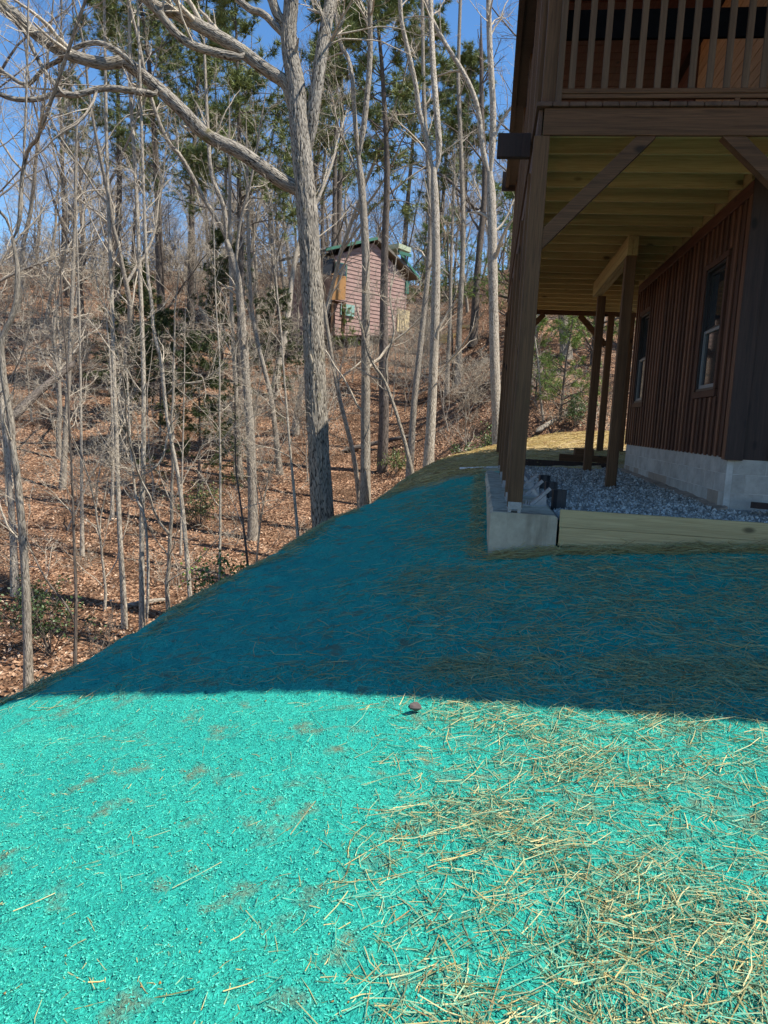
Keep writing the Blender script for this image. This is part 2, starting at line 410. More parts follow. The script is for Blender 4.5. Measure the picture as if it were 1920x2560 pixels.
# sprayed slope sheet (fan of rings round the camera's foot, finest near it)
na, nr = 490, 410
ang = np.radians(np.linspace(-72, 62, na)) ; rr = np.exp(np.linspace(math.log(.5), math.log(28), nr))
A_, R_ = np.meshgrid(ang, rr); X = np.sin(A_ - PSI*.6)*R_; Y = np.cos(A_ - PSI*.6)*R_ - .2
Z, S = ground_z(X, Y)
def in_bed(x, y): return (x > .40) & (x < 9) & (y > 7.32) & (y < 15.0)
def lumps(x, y):
    return .10*fbm(x*.8+7, y*.8, 3)*sstep(-.8, -2.2, x) + .07*fbm(x*4.5, y*4.5+2, 3)*sstep(-1.4, -2.4, x) + .05*fbm(x*1.3, y*1.3, 3) + .03*fbm(x*8, y*8, 3) + .024*fbm(x*34, y*34, 2)
Z = Z + lumps(X, Y) - .42*sstep(1.3, 2.3, S)
Z = np.where(in_bed(X, Y), np.minimum(Z, .30), Z)
idx = np.arange(X.size).reshape(X.shape)
q = np.stack([idx[:-1, :-1], idx[:-1, 1:], idx[1:, 1:], idx[1:, :-1]], -1).reshape(-1, 4)
keep = (S.ravel()[q].min(1) < 2.6) & (Y.ravel()[q].max(1) < 25.8)
q = q[keep]
use = np.unique(q); mp_ = np.full(X.size, -1); mp_[use] = np.arange(len(use))
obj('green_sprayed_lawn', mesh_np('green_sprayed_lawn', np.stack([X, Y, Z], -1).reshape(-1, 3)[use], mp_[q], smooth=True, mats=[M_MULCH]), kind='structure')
# gravel bed under the deck
def bed_z(x, y): return .655 + .035*np.clip(x-.75, 0, 3) + .02*fbm(x*2, y*2, 3) + .012*(y-8)
bx_, by_ = np.meshgrid(np.linspace(.60, 9, 90), np.linspace(7.24, 15.1, 90))
idx = np.arange(bx_.size).reshape(bx_.shape); q = np.stack([idx[:-1, :-1], idx[:-1, 1:], idx[1:, 1:], idx[1:, :-1]], -1).reshape(-1, 4)
obj('gravel_bed', mesh_np('gravel_bed', np.stack([bx_, by_, bed_z(bx_, by_)], -1), q, smooth=True, mats=[M_GRAVEL]), kind='structure')

# ------------------------------------------------------------------ trees
def spline(P, n):
    P = np.asarray(P, float)
    d = np.concatenate([[0], np.cumsum(np.linalg.norm(np.diff(P, axis=0), axis=1))]); t = np.linspace(0, d[-1], n)
    Q = np.concatenate([[2*P[0]-P[1]], P, [2*P[-1]-P[-2]]]); out = []
    for u in t:
        i = min(max(np.searchsorted(d, u)-1, 0), len(P)-2); f = (u-d[i])/max(d[i+1]-d[i], 1e-9)
        a, b, c, e = Q[i], Q[i+1], Q[i+2], Q[i+3]
        out.append(.5*((2*b)+(c-a)*f+(2*a-5*b+4*c-e)*f*f+(3*b-a-3*c+e)*f**3))
    return np.array(out)
def wander(r, start, dirs, length, n, w, up):
    m_ = len(start); P = np.zeros((m_, n, 3)); P[:, 0] = start; d = dirs.copy()
    st = (length/(n-1))[:, None]
    for i in range(1, n):
        d = nrm(d + r.normal(0, w, (m_, 3)) + np.array([0, 0, up])); P[:, i] = P[:, i-1] + d*st
    return P
def sprout(r, P, R, per, tmin, tmax, ang, lr, n, w, up, rr, rmin, lscale=None):
    """children on a batch of polylines P[m,n,3]"""
    m_, np_, _ = P.shape
    L = np.linalg.norm(np.diff(P, axis=1), axis=2).sum(1)
    cnt = np.maximum(0, np.round(per*(.7+.6*r.random(m_)))).astype(int)
    pi = np.repeat(np.arange(m_), cnt)
    if len(pi) == 0: return np.zeros((0, n, 3)), np.zeros((0, n))
    t = tmin + (tmax-tmin)*r.random(len(pi)); f = t*(np_-1); i0 = np.minimum(f.astype(int), np_-2); fr = (f-i0)[:, None]
    s = P[pi, i0]*(1-fr) + P[pi, i0+1]*fr; T = nrm(P[pi, i0+1]-P[pi, i0])
    rad = R[pi, i0]*(1-fr[:, 0]) + R[pi, i0+1]*fr[:, 0]
    side = nrm(np.cross(T, nrm(r.normal(0, 1, (len(pi), 3))))); a = ang*(.7+.6*r.random(len(pi)))[:, None]
    d = nrm(T*np.cos(a)+side*np.sin(a))
    ln = (L[pi]*lr*(1.15-.75*t) if lscale is None else lscale*(1.2-.8*t))*(.5+r.random(len(pi)))
    C = wander(r, s, d, ln, n, w, up)
    r0 = np.maximum(np.minimum(rad*rr*(.6+.5*r.random(len(pi))), rad*.85), rmin)
    RR = r0[:, None]*np.linspace(1, .35, n)[None]; RR = np.maximum(RR, rmin*.6)
    return C, RR
class Geo:
    def __init__(s): s.v = []; s.q = []; s.c = []; s.n = 0
    def add(s, P, R, k):
        if len(P) == 0: return
        v, q, _ = tubes(P, R, k); s.c.append(along(P, R, k)); s.v.append(v); s.q.append(q+s.n); s.n += len(v)
    def mesh(s, name, mat): return mesh_np(name, np.concatenate(s.v), np.concatenate(s.q), smooth=True, mats=[mat], vec=np.concatenate(s.c))
def limbs(r, g, stems, dens=1., tmin=.3, ang=.75, l1=None, up=.03, rmin=.004, lv=3):
    """side branches and twigs on a list of (P,R) stems"""
    P = np.stack([spline(p, 16) for p, _ in stems]); R = np.stack([np.interp(np.linspace(0, 1, 16), np.linspace(0, 1, len(rr)), rr) for _, rr in stems])
    c1, r1 = sprout(r, P, R, 11*dens, tmin, .98, ang, .30, 8, .16, up, .48, rmin*1.8, l1)
    g.add(c1, r1, 5)
    if lv > 1 and len(c1):
        c2, r2 = sprout(r, c1, r1, 6*dens, .15, 1, .7, .5, 5, .22, up, .6, rmin*1.2); g.add(c2, r2, 3)
        if lv > 2 and len(c2):
            c3, r3 = sprout(r, c2, r2, 4.2*dens, .1, 1, .65, .55, 4, .25, up, .7, rmin); g.add(c3, r3, 3)
    return c1
def stem_mesh(stems, mat, k=12, bumpy=0., r=None, furrow=0.):
    g = Geo()
    for i, (P, R) in enumerate(stems):
        n = max(12, int(len(P)*1)); kk = k if i == 0 else max(6, k-3)
        v, q, _ = tubes(P[None], R[None], kk)
        if bumpy and r is not None:
            c = np.repeat(P, kk, 0); v = c + (v-c)*(1+bumpy*r.normal(0, 1, (len(v), 1)))
        cc = along(P[None], R[None], kk)
        if furrow:
            c = np.repeat(P, kk, 0); an = np.arctan2(cc[:, 1], cc[:, 0]-cc[:, 0].mean()); L = cc[:, 2]
            f = np.abs(fbm(an*R.max()*15+fbm(an*3, L*2.2, 2)*2.0, L*2.0, 2, .5)); v = c + (v-c)*(1+furrow*np.clip(f*5-.5, -.5, .6)[:, None])
        g.v.append(v); g.q.append(q+g.n); g.c.append(cc); g.n += len(v)
    return g.mesh('trunk', mat)
def pxstem(pts, D, r0, r1, extend=0., ground=True, n=None, dd=0.):
    """polyline traced as pixels at depth D (metres ahead), radii in metres"""
    P = np.array([atD(x, y, D+dd*max(0, i-2)+(0 if ground else .07*max(0, 2-i))) for i, (x, y) in enumerate(pts)])
    if ground:
        g = gz(P[0, 0], P[0, 1])
        if P[0, 2] > g - .1:
            d = nrm(P[0]-P[1]); d[:2] *= .5
            P = np.concatenate([[P[0] + np.array([d[0], d[1], -1])*(P[0, 2]-g+.15)], P])
    if extend:
        d = nrm(nrm(P[-1]-P[-2]) + np.array([0, 0, .6])); P = np.concatenate([P, [P[-1]+d*extend*.5, P[-1]+d*extend]])
    n = n or max(10, 4*len(P)); Q = spline(P, n)
    t = np.linspace(0, 1, n); R = r0 + (r1-r0)*t**.9
    if extend: R = R*np.minimum(1, .12+(1-t)*6)
    else: R = R*np.minimum(1, .6+(1-t)*5)
    if not ground: R = R*np.minimum(1, .3+t*n*.35)
    if ground: R = R*(1+.55*np.exp(-t*n/2.2))
    return Q, R
def tree(name, label, stems, mat, twig, r, dens=1., tmin=.3, group=None, l1=None, k=10, ang=.75, up=.03, rmin=.004, lv=3, cat='tree', main=1.):
    base = stems[0][0][0]
    o = empty(name, base, label, cat, group)
    obj('trunk', stem_mesh(stems[:1], mat, k, .03, r), o)
    for s in stems[1:]: obj('limb', stem_mesh([s], mat, max(6, k-2), .03, r), o)
    g = Geo(); limbs(r, g, stems[:1], dens*main, tmin, ang, l1, up, rmin, lv)
    if stems[1:]: limbs(r, g, stems[1:], dens, tmin, ang, l1, up, rmin, lv)
    if g.v: obj('branches', g.mesh('branches', twig), o, kind='stuff')
    return o

# --- the big oak at the crest, every main limb traced
DO = 16.4
r = np.random.default_rng(11)
oak = []
P, R = pxstem([(808,1320),(800,1180),(790,1000),(781,760),(770,560),(758,422),(748,320),(739,211),(722,105),(728,0)], DO, .262, .12, 7, n=320)
R = np.interp(np.linspace(0, 1, 320), [0, .03, .12, .40, .55, .62, .8, 1], [.30, .245, .225, .22, .19, .155, .12, .03]); oak.append((P, R))
def ostem(pts, r0, r1, ext=0., dd=0., D=DO):
    P, R = pxstem(pts, D, r0, r1, ext, False, dd=dd); oak.append((P, R))
ostem([(770,395),(780,300),(798,169),(815,63),(826,0)], .15, .10, 6, .1)
ostem([(812,130),(835,90),(862,42)], .06, .035)
ostem([(724,130),(710,63),(680,0)], .11, .07, 5)
ostem([(735,300),(722,219),(690,190),(660,171),(597,123),(517,75),(437,32),(370,0)], .15, .10, 4, -.12)
ostem([(610,133),(597,143),(537,131),(477,111),(437,80),(398,32),(375,0)], .095, .06, 3, -.15, DO-.5)
ostem([(722,110),(700,80),(660,36),(597,0)], .08, .06, 4)
ostem([(765,500),(743,472),(700,450),(660,422),(597,378),(517,338),(457,278),(398,223),(338,175),(310,155),(258,159),(199,145),(151,127),(91,87),(40,36),(0,4)], .165, .075, 3, -.15)
ostem([(392,225),(382,235),(318,225),(255,221),(191,237),(139,235),(80,249),(0,235)], .075, .03, 2, -.1, DO-1.2)
ostem([(335,165),(310,140),(278,119),(239,107),(191,119),(155,147),(111,171),(68,211),(24,190),(0,171)], .06, .03, 1, .1, DO-1.4)
ostem([(165,237),(159,235),(115,183),(84,127),(64,84),(24,40),(0,16)], .045, .03, 1.5, -.1, DO-1.6)
oak_o = empty('oak_tree', oak[0][0][0], 'large bare oak with ridged bark and long crooked limbs at the green crest', 'tree')
obj('trunk', stem_mesh(oak[:1], BARK_OAK, 90, .0, r, .10), oak_o)
for s in oak[1:]: obj('limb', stem_mesh([(spline(s[0], 90), np.interp(np.linspace(0, 1, 90), np.linspace(0, 1, len(s[1])), s[1]))], BARK_OAK, 24, .015, r, .0), oak_o)
g = Geo()
limbs(r, g, oak[1:], .8, .2, .8, 1.5, .02, .0045, 3); limbs(r, g, oak[:1], 1., .62, .8, 2.0, .02, .0045, 3); limbs(r, g, oak[:1], .25, .2, 1.0, .5, .02, .004, 2)
obj('branches', g.mesh('branches', TWIG), oak_o, kind='stuff')

# --- the other trunks one can tell apart, traced at their own distance
def traced(name, label, mainpts, D, wpx, mat=BARK_GREY, twig=TWIG, forks=(), ext=6, top=.45, seed=0, dens=1.0, tmin=.3, group=None, l1=None, vis=False, rmin=.004, lv=3, k=10):
    r = np.random.default_rng(100+seed)
    if vis:
        h = hit(*mainpts[0]); D = h or D
    r0 = wpx/2/FPX*D
    st = [pxstem(mainpts, D, r0, r0*top, ext)]
    for pts, f, e in forks: st.append(pxstem(pts, D+r.normal(0, .15), r0*f, r0*f*.45, e, False, dd=r.normal(0, .15)))
    if name == 'sapling': st[0] = pxstem(mainpts, D, r0, r0*top*.5, min(ext, 2.))
    return tree(name, label, st, mat, twig, r, dens, tmin, group, l1, k, rmin=rmin, lv=lv, main=.35 if ext == 0 else 1.)
traced('hardwood_tree', 'grey forked tree just behind the big oak trunk, splitting above the cabin roof', [(913,1245),(914,1000),(914,800),(914,639),(905,480),(896,390)], 19.5, 25, forks=[([(897,400),(912,295),(925,148),(925,0)], .62, 6), ([(897,400),(887,295),(880,190),(868,139),(850,105),(835,0)], .5, 5), ([(905,480),(880,400),(850,330)], .25, 1.5)], ext=0, top=.75, seed=1, l1=2.0)
traced('hardwood_tree', 'tall pale forked tree beside the edge of the straw bank', [(1070,1180),(1080,997),(1088,798),(1090,639),(1086,480),(1084,420)], 21, 24, BARK_PALE, forks=[([(1086,440),(1098,380),(1089,253),(1081,127),(1077,0)], .75, 7), ([(1084,440),(1064,338),(1047,274),(1039,211),(1018,118),(1005,60),(1000,0)], .6, 6)], ext=0, top=.85, seed=2, l1=2.0)
traced('hardwood_tree', 'dark slanting tree crossing behind the pale forked tree', [(1030,1085),(1036,1000),(1054,838),(1070,679),(1076,560),(1070,400),(1060,250)], 27, 17, forks=(), seed=3, l1=2.2)
traced('hardwood_tree', 'slender straight tree between the cabin and the corner of the stained deck', [(1143,965),(1149,798),(1157,639),(1157,540),(1153,380),(1146,211),(1148,90)], 34, 15, forks=(), seed=4, vis=True, l1=2.0)
traced('hardwood_tree', 'dark tree with a long drooping side limb behind the lumber piles', [(1187,790),(1197,639),(1209,520),(1212,420),(1205,300)], 42, 19, BARK_DARK, TWIG_DARK, forks=[([(1206,515),(1190,523),(1148,477),(1106,439),(1022,401),(960,360)], .45, 2)], seed=5, l1=3)
traced('hardwood_tree', 'stout pale forked tree rising next to the overhanging deck beam', [(1246,1110),(1237,918),(1233,719),(1229,520),(1225,430)], 23, 25, BARK_PALE, forks=[([(1226,450),(1233,295),(1225,127),(1222,0)], .75, 6), ([(1226,450),(1208,380),(1195,274),(1165,194),(1106,97),(1070,20)], .6, 4), ([(1228,400),(1241,329),(1271,278),(1300,240)], .35, 2)], ext=0, top=.9, seed=6, l1=2.0)
traced('hardwood_tree', 'crooked grey tree on the lower slope where the green lawn runs out', [(72,1722),(63,1438),(45,1212),(32,1122),(27,1054),(9,941),(5,850),(25,805),(40,756),(44,676),(32,597)], 13.5, 24, forks=[([(32,597),(48,557),(56,438),(72,370),(100,330)], .5, 4), ([(34,600),(15,545),(0,530)], .35, 3), ([(58,420),(62,330),(66,230)], .3, 3)], ext=0, top=.5, seed=7, l1=1.6)
traced('hardwood_tree', 'pale thick stemmed tree standing behind the crooked grey tree', [(36,1415),(28,1260),(14,1099),(4,1000),(-6,800)], 19, 17, BARK_PALE, seed=8, l1=1.5)
traced('sapling', 'thin dark sapling with low fork on the leafy floor below the lawn edge', [(188,1650),(190,1483),(185,1348),(179,1167),(174,1076),(167,896),(158,805),(150,640)], 14.5, 9, BARK_DARK, TWIG, forks=[([(186,1560),(170,1520),(110,1440),(60,1330)], .7, 1)], seed=9, l1=1.3, ext=3)
traced('sapling', 'straight pale sapling rooted among long trunk shadows', [(206,1395),(203,1076),(198,760),(190,520)], 20, 9, BARK_PALE, seed=10, vis=True, l1=1.4, ext=4)
traced('hardwood_tree', 'pale smooth tree with thin level twigs, before the twin stem', [(310,1520),(298,1302),(292,1122),(285,941),(280,760),(274,597),(268,420)], 17, 13, BARK_PALE, seed=11, l1=1.7, tmin=.2)
traced('hardwood_tree', 'pale upright tree with a curved second stem at its foot', [(355,1565),(355,1302),(359,1122),(359,941),(353,760),(346,597),(338,418),(330,300),(326,180)], 16, 14, BARK_PALE, forks=[([(368,1556),(370,1400),(360,1290),(340,1240),(330,1150),(325,1090)], .6, 2)], seed=12, l1=1.8, tmin=.2)
traced('hardwood_tree', 'white barked leaning tree with one sweeping low branch', [(475,1492),(452,1235),(425,1085),(411,986),(402,896),(384,828),(380,760),(370,690),(362,560)], 15.5, 12, BARK_PALE, forks=[([(420,1080),(408,1140),(380,1175),(345,1190)], .55, .3), ([(412,990),(450,960),(500,955)], .4, 1)], seed=13, l1=1.6, tmin=.25)
traced('sapling', 'thin knobbly sapling beside the bright green holly bush', [(549,1455),(551,1212),(549,1031),(549,896),(540,760),(535,600)], 15, 8, BARK_PALE, seed=14, l1=1.4, tmin=.25)
traced('hardwood_tree', 'straight tree with mossy foot and long shadow on the leaves', [(633,1350),(628,1122),(615,941),(601,760),(589,676),(566,600)], 20, 24, BARK_GREY, forks=[([(570,610),(550,560),(517,509),(457,398),(418,350),(380,250)], .5, 4), ([(566,600),(560,520),(530,440),(520,330)], .5, 4), ([(588,680),(600,560),(630,440)], .35, 3)], ext=0, top=.8, seed=15, vis=True, l1=2)
traced('hardwood_tree', 'grey middling tree uphill from the tree with the mossy foot', [(601,1198),(595,1080),(588,941),(580,800),(575,600)], 28, 13, seed=16, vis=True, l1=2)
traced('hardwood_tree', 'leaning bare tree bowed towards the big oak', [(700,1185),(680,1010),(660,920),(640,838),(628,760),(622,640)], 27, 14, seed=17, vis=True, l1=2)
traced('hardwood_tree', 'slanting young tree leaning across behind the oak trunk', [(889,1170),(850,1000),(828,880),(815,798),(800,690)], 22, 14, seed=18, l1=1.5, ext=3)
traced('hardwood_tree', 'thin forked tree slanting downhill before the straw bank', [(1034,1200),(1005,1080),(965,960),(938,918),(920,880)], 19, 11, seed=19, l1=1.2, ext=1.5, forks=[([(968,965),(966,900),(985,830),(975,740),(985,690)], .6, 1)])
traced('hardwood_tree', 'grey straight tree uphill of the straight pale sapling', [(156,1225),(165,1060),(170,986),(178,800),(185,620)], 27, 14, seed=20, vis=True, l1=2)
traced('sapling', 'thin pale sapling near the foot of the pale smooth tree', [(280,1300),(282,1100),(275,900),(262,760)], 22, 9, BARK_PALE, seed=21, vis=True, l1=1.4)
traced('sapling', 'thin sapling between the white barked tree and the knobbly sapling', [(452,1390),(455,1200),(460,1000),(462,850)], 21, 6, BARK_PALE, seed=22, vis=True, l1=1.2, ext=3)
traced('sapling', 'dark thin sapling close to the base of the mossy footed tree', [(620,1420),(600,1250),(590,1180),(588,1100)], 17, 8, BARK_DARK, seed=23, l1=1.0, ext=3)
traced('sapling', 'straight yellowish sapling hugging the dark side of the oak trunk', [(745,1348),(725,1120),(712,960),(702,820),(690,700)], 15.5, 9, BARK_PALE, seed=24, l1=1.1, ext=3)
traced('hardwood_tree', 'slim tree behind the oak with crown over the cabin', [(828,875),(832,700),(836,560),(838,420)], 40, 17, BARK_DARK, TWIG_DARK, seed=25, vis=True, l1=3)
traced('hardwood_tree', 'slim grey tree on the bank just below the lumber piles', [(1117,985),(1120,900),(1125,800),(1128,650)], 30, 11, seed=26, vis=True, l1=2)
traced('sapling', 'dark slender stem beside the slim tree below the lumber piles', [(1133,965),(1130,850),(1124,740),(1118,600)], 31, 6, BARK_DARK, seed=27, vis=True, l1=1.4)
traced('hardwood_tree', 'thick shaded trunk seen through the open space under the deck', [(1418,930),(1412,840),(1405,760),(1400,620)], 34, 26, BARK_GREY, seed=28, l1=2)
traced('sapling', 'thin bent sapling at the brushy edge behind the deck posts', [(1362,1075),(1352,1000),(1345,900),(1330,800)], 27, 6, BARK_PALE, seed=29, l1=1.5, ext=3)
# leaning dead log
p = atD(41, 1033, 24); q_ = atD(168, 922, 25.5); obj('fallen_tree', stem_mesh([(spline([p-(q_-p)*.35, p, (p+q_)/2+np.array([0,0,.06]), q_, q_+(q_-p)*.2], 14), np.r_[.02, np.linspace(.16, .10, 12), .02])], BARK_DARK, 10), label='dark fallen trunk propped slantwise across the woodland slope', cat='log')
for i, (a, b, D, rad, lab) in enumerate([((1405,1085),(1460,1045),27,.13,'pale fallen log at the foot of the bank behind the deck'), ((1340,1080),(1395,1050),26,.10,'grey fallen log in the brush behind the near deck post'), ((855,1000),(1060,930),33,.12,'long dark fallen log lying on leaves below the cabin'), ((300,1515),(420,1495),18,.08,'short dark log on the floor beside pale upright tree')]):
    p = atD(*a, D); q_ = atD(*b, D+.8)
    for e in (p, q_): e[2] = max(e[2], gz(e[0], e[1])+rad*.5) if i < 2 else gz(e[0], e[1])+rad*.7
    obj('fallen_log', stem_mesh([(spline([p, (p+q_)/2+np.array([.05, 0, .04]), q_], 10), np.r_[.01, np.linspace(rad, rad*.7, 8), .01])], BARK_GREY if i != 2 else BARK_DARK, 9), label=lab, cat='log')

# --- prototypes of trees that fill the wood
def place(o, loc, rz, sc, label=None, group=None):
    c = o.copy(); c.location = tuple(float(v) for v in loc); c.rotation_euler = (0, 0, rz); c.scale = (sc,)*3; COL.objects.link(c)
    if label: c['label'] = label
    if group: c['group'] = group
    for ch in o.children:
        d = ch.copy(); COL.objects.link(d); d.parent = c
    return c
def move(o, loc, rz, sc):
    o.location = tuple(float(v) for v in loc); o.rotation_euler = (0, 0, rz); o.scale = (sc,)*3
def proto_tree(seed, H, r0, mat, twig, label, group, name='woodland_tree', dens=1., tmin=.3, fork=True, l1=None):
    r = np.random.default_rng(seed)
    P = wander(r, np.zeros((1, 3))+[0, 0, -.4], nrm(np.array([[r.normal(0, .10), r.normal(0, .10), 1.]])), np.array([H]), 26, .06, .025)[0]
    t = np.linspace(0, 1, 26); R = r0*(1-.85*t)*(1+.5*np.exp(-t*14)); st = [(P, R)]
    if fork:
        for i in range(r.integers(1, 4)):
            k = r.integers(8, 16); d = nrm(np.array([r.normal(0, .7), r.normal(0, .7), 1.]))
            Q = wander(r, P[k][None], d[None], np.array([H*(1-k/25)*.9]), 16, .10, .05)[0]; st.append((Q, R[k]*.75*(1-.8*np.linspace(0, 1, 16))))
    return tree(name, label, st, mat, twig, r, dens, tmin, group, l1, 8)
def ok_spot(x, y, smin=1.6):
    s = crest_sd(np.array([x]), np.array([y]))[0][0]
    return s > smin
def pxof(p):
    v = np.asarray(p)-EYE; return 960+FPX*(v@RT)/(v@FW), 1280-FPX*(v@UP)/(v@FW)
rf = np.random.default_rng(42)
used_xy = []; placed = set()
def scatter(protos, n, ylo, yhi, xlo, xhi, smin_d, test=None, scl=(.75, 1.25), smin=1.6, bias=1.):
    k = 0; tries = 0
    while k < n and tries < n*60:
        tries += 1
        y = ylo + (yhi-ylo)*rf.random()**bias; x = (xlo + (xhi-xlo)*rf.random())*(.35+.65*y/yhi) 
        if not ok_spot(x, y, smin): continue
        if any((x-a)**2+(y-b)**2 < smin_d**2 for a, b in used_xy): continue
        z = gz(x, y); p = pxof((x, y, z))
        if p[0] < -500 or p[0] > 2300: continue
        if test and not test(x, y, p): continue
        used_xy.append((x, y)); o = protos[k % len(protos)]; sc = scl[0]+(scl[1]-scl[0])*rf.random(); rz = rf.random()*6.28
        if k < len(protos) and o.name not in placed: placed.add(o.name); move(o, (x, y, z), rz, sc)
        else: place(o, (x, y, z), rz, sc)
        k += 1
def sun_lane(x, y): c_ = atD(930, 740, 46); return -1 < x-c_[0] < 13 and -4 < y-c_[1] < 5
def clear_cabin(x, y, p): return not sun_lane(x, y) and not (y < 50 and 800 < p[0] < 1060) and not (1080 < p[0] < 1200 and y < 36)
GT = 'bare grey trees filling the hillside wood'; LT = 'bare grey woodland tree among many on the leafy hillside'
LTS = ['slender grey bare tree of the hillside wood', 'grey bare tree with spreading forks in the hillside wood', 'pale barked bare tree of the hillside wood', 'tall grey bare tree with many limbs in the hillside wood', 'dark barked bare tree of the hillside wood']
pt = [proto_tree(200+i, 15+2*i, .13+.012*i, (BARK_GREY, BARK_GREY, BARK_PALE, BARK_GREY, BARK_DARK)[i], (TWIG, TWIG, TWIG, TWIG, TWIG_DARK)[i], LTS[i], GT, dens=.95, tmin=.28) for i in range(5)]
scatter(pt, 56, 29, 85, -48, 26, 1.9, clear_cabin, bias=1.1)
GS = 'thin pale saplings of the understorey'; LS = 'thin pale bare sapling among many in the understorey'
LSS = ['short forked pale sapling of the understorey', 'short single stemmed pale sapling of the understorey', 'middling forked pale sapling of the understorey', 'tall single stemmed pale sapling of the understorey', 'tall forked pale sapling of the understorey']
ps = [proto_tree(300+i, 4.2+.9*i, .03+.004*i, BARK_PALE, TWIG, LSS[i], GS, 'sapling', 1.15, .15, i % 2 == 0, 1.5) for i in range(5)]
scatter(ps, 44, 15, 46, -30, 10, .9, lambda x, y, p: not (y < 40 and 830 < p[0] < 1010) and not (p[0] > 700 and y < 24) and not (p[0] > 1330 and y < 30), bias=1.0)
GF = 'bushy bare trees along the ridge'
pf = [proto_tree(350+i, 8+1.5*i, .07+.01*i, (BARK_GREY, BARK_DARK, BARK_GREY)[i], (TWIG, TWIG_DARK, TWIG)[i], ('bushy bare tree of pale twigs along the ridge', 'bushy bare tree of dark twigs along the ridge', 'tall bushy bare tree of pale twigs along the ridge')[i], GF, 'ridge_tree', 1.3, .08, True, 2.6) for i in range(3)]
scatter(pf, 66, 42, 96, -46, 30, 1.4, lambda x, y, p: not sun_lane(x, y) and not (y < 52 and 800 < p[0] < 1060), (.8, 1.5), bias=.9)
scatter(pf, 48, 64, 112, -72, 20, 1.6, lambda x, y, p: p[0] < 1300, (.9, 1.6), bias=.8)
# twiggy bushes
def proto_bush(seed, H, n, twig, label, group):
    r = np.random.default_rng(seed); d = nrm(np.column_stack([r.normal(0, .55, n), r.normal(0, .55, n), np.ones(n)]))
    P = wander(r, r.normal(0, .15, (n, 3))*[1, 1, 0]-[0, 0, .08], d, H*(.6+.6*r.random(n)), 9, .16, .02); R = .011*np.linspace(1, .4, 9)[None]*np.ones((n, 1))
    o = empty('twiggy_bush', (0, 0, 0), label, 'bush', group); g = Geo(); g.add(P, R, 4)
    c, rr_ = sprout(r, P, R, 7, .15, 1, .8, .4, 6, .22, .0, .7, .006); g.add(c, rr_, 3)
    c2, r2 = sprout(r, c, rr_, 4, .1, 1, .7, .5, 5, .25, .0, .8, .005); g.add(c2, r2, 3)
    obj('stems', g.mesh('stems', twig), o, kind='stuff'); return o
GB = 'leafless twiggy bushes on the slope'; LB = 'leafless tangled bush of thin grey twigs on the slope'
pb = [proto_bush(400+i, 1.5+.5*i, 9+2*i, (TWIG, TWIG, TWIG_DARK)[i], ('low leafless bush of pale twigs on the slope', 'waist high leafless bush of pale twigs on the slope', 'tall leafless bush of dark twigs on the slope')[i], GB) for i in range(3)]
scatter(pb, 70, 34, 74, -36, 18, .9, None, (.8, 1.9), 1.4)
scatter(pb, 50, 52, 86, -60, 6, 1.0, lambda x, y, p: p[0] < 900, (1.2, 2.4), 1.4)
scatter(pb, 45, 58, 92, -66, -4, 1.0, lambda x, y, p: p[0] < 760, (1.8, 3.0), 1.4)
scatter(pb, 16, 13, 32, -26, 8, 1.2, lambda x, y, p: not (p[0] > 700 and y < 22), (.45, .8), 1.4)

scatter(pb, 8, 26, 34, 1, 9, .7, lambda x, y, p: 1290 < p[0] < 1640, (.7, 1.1), .3)
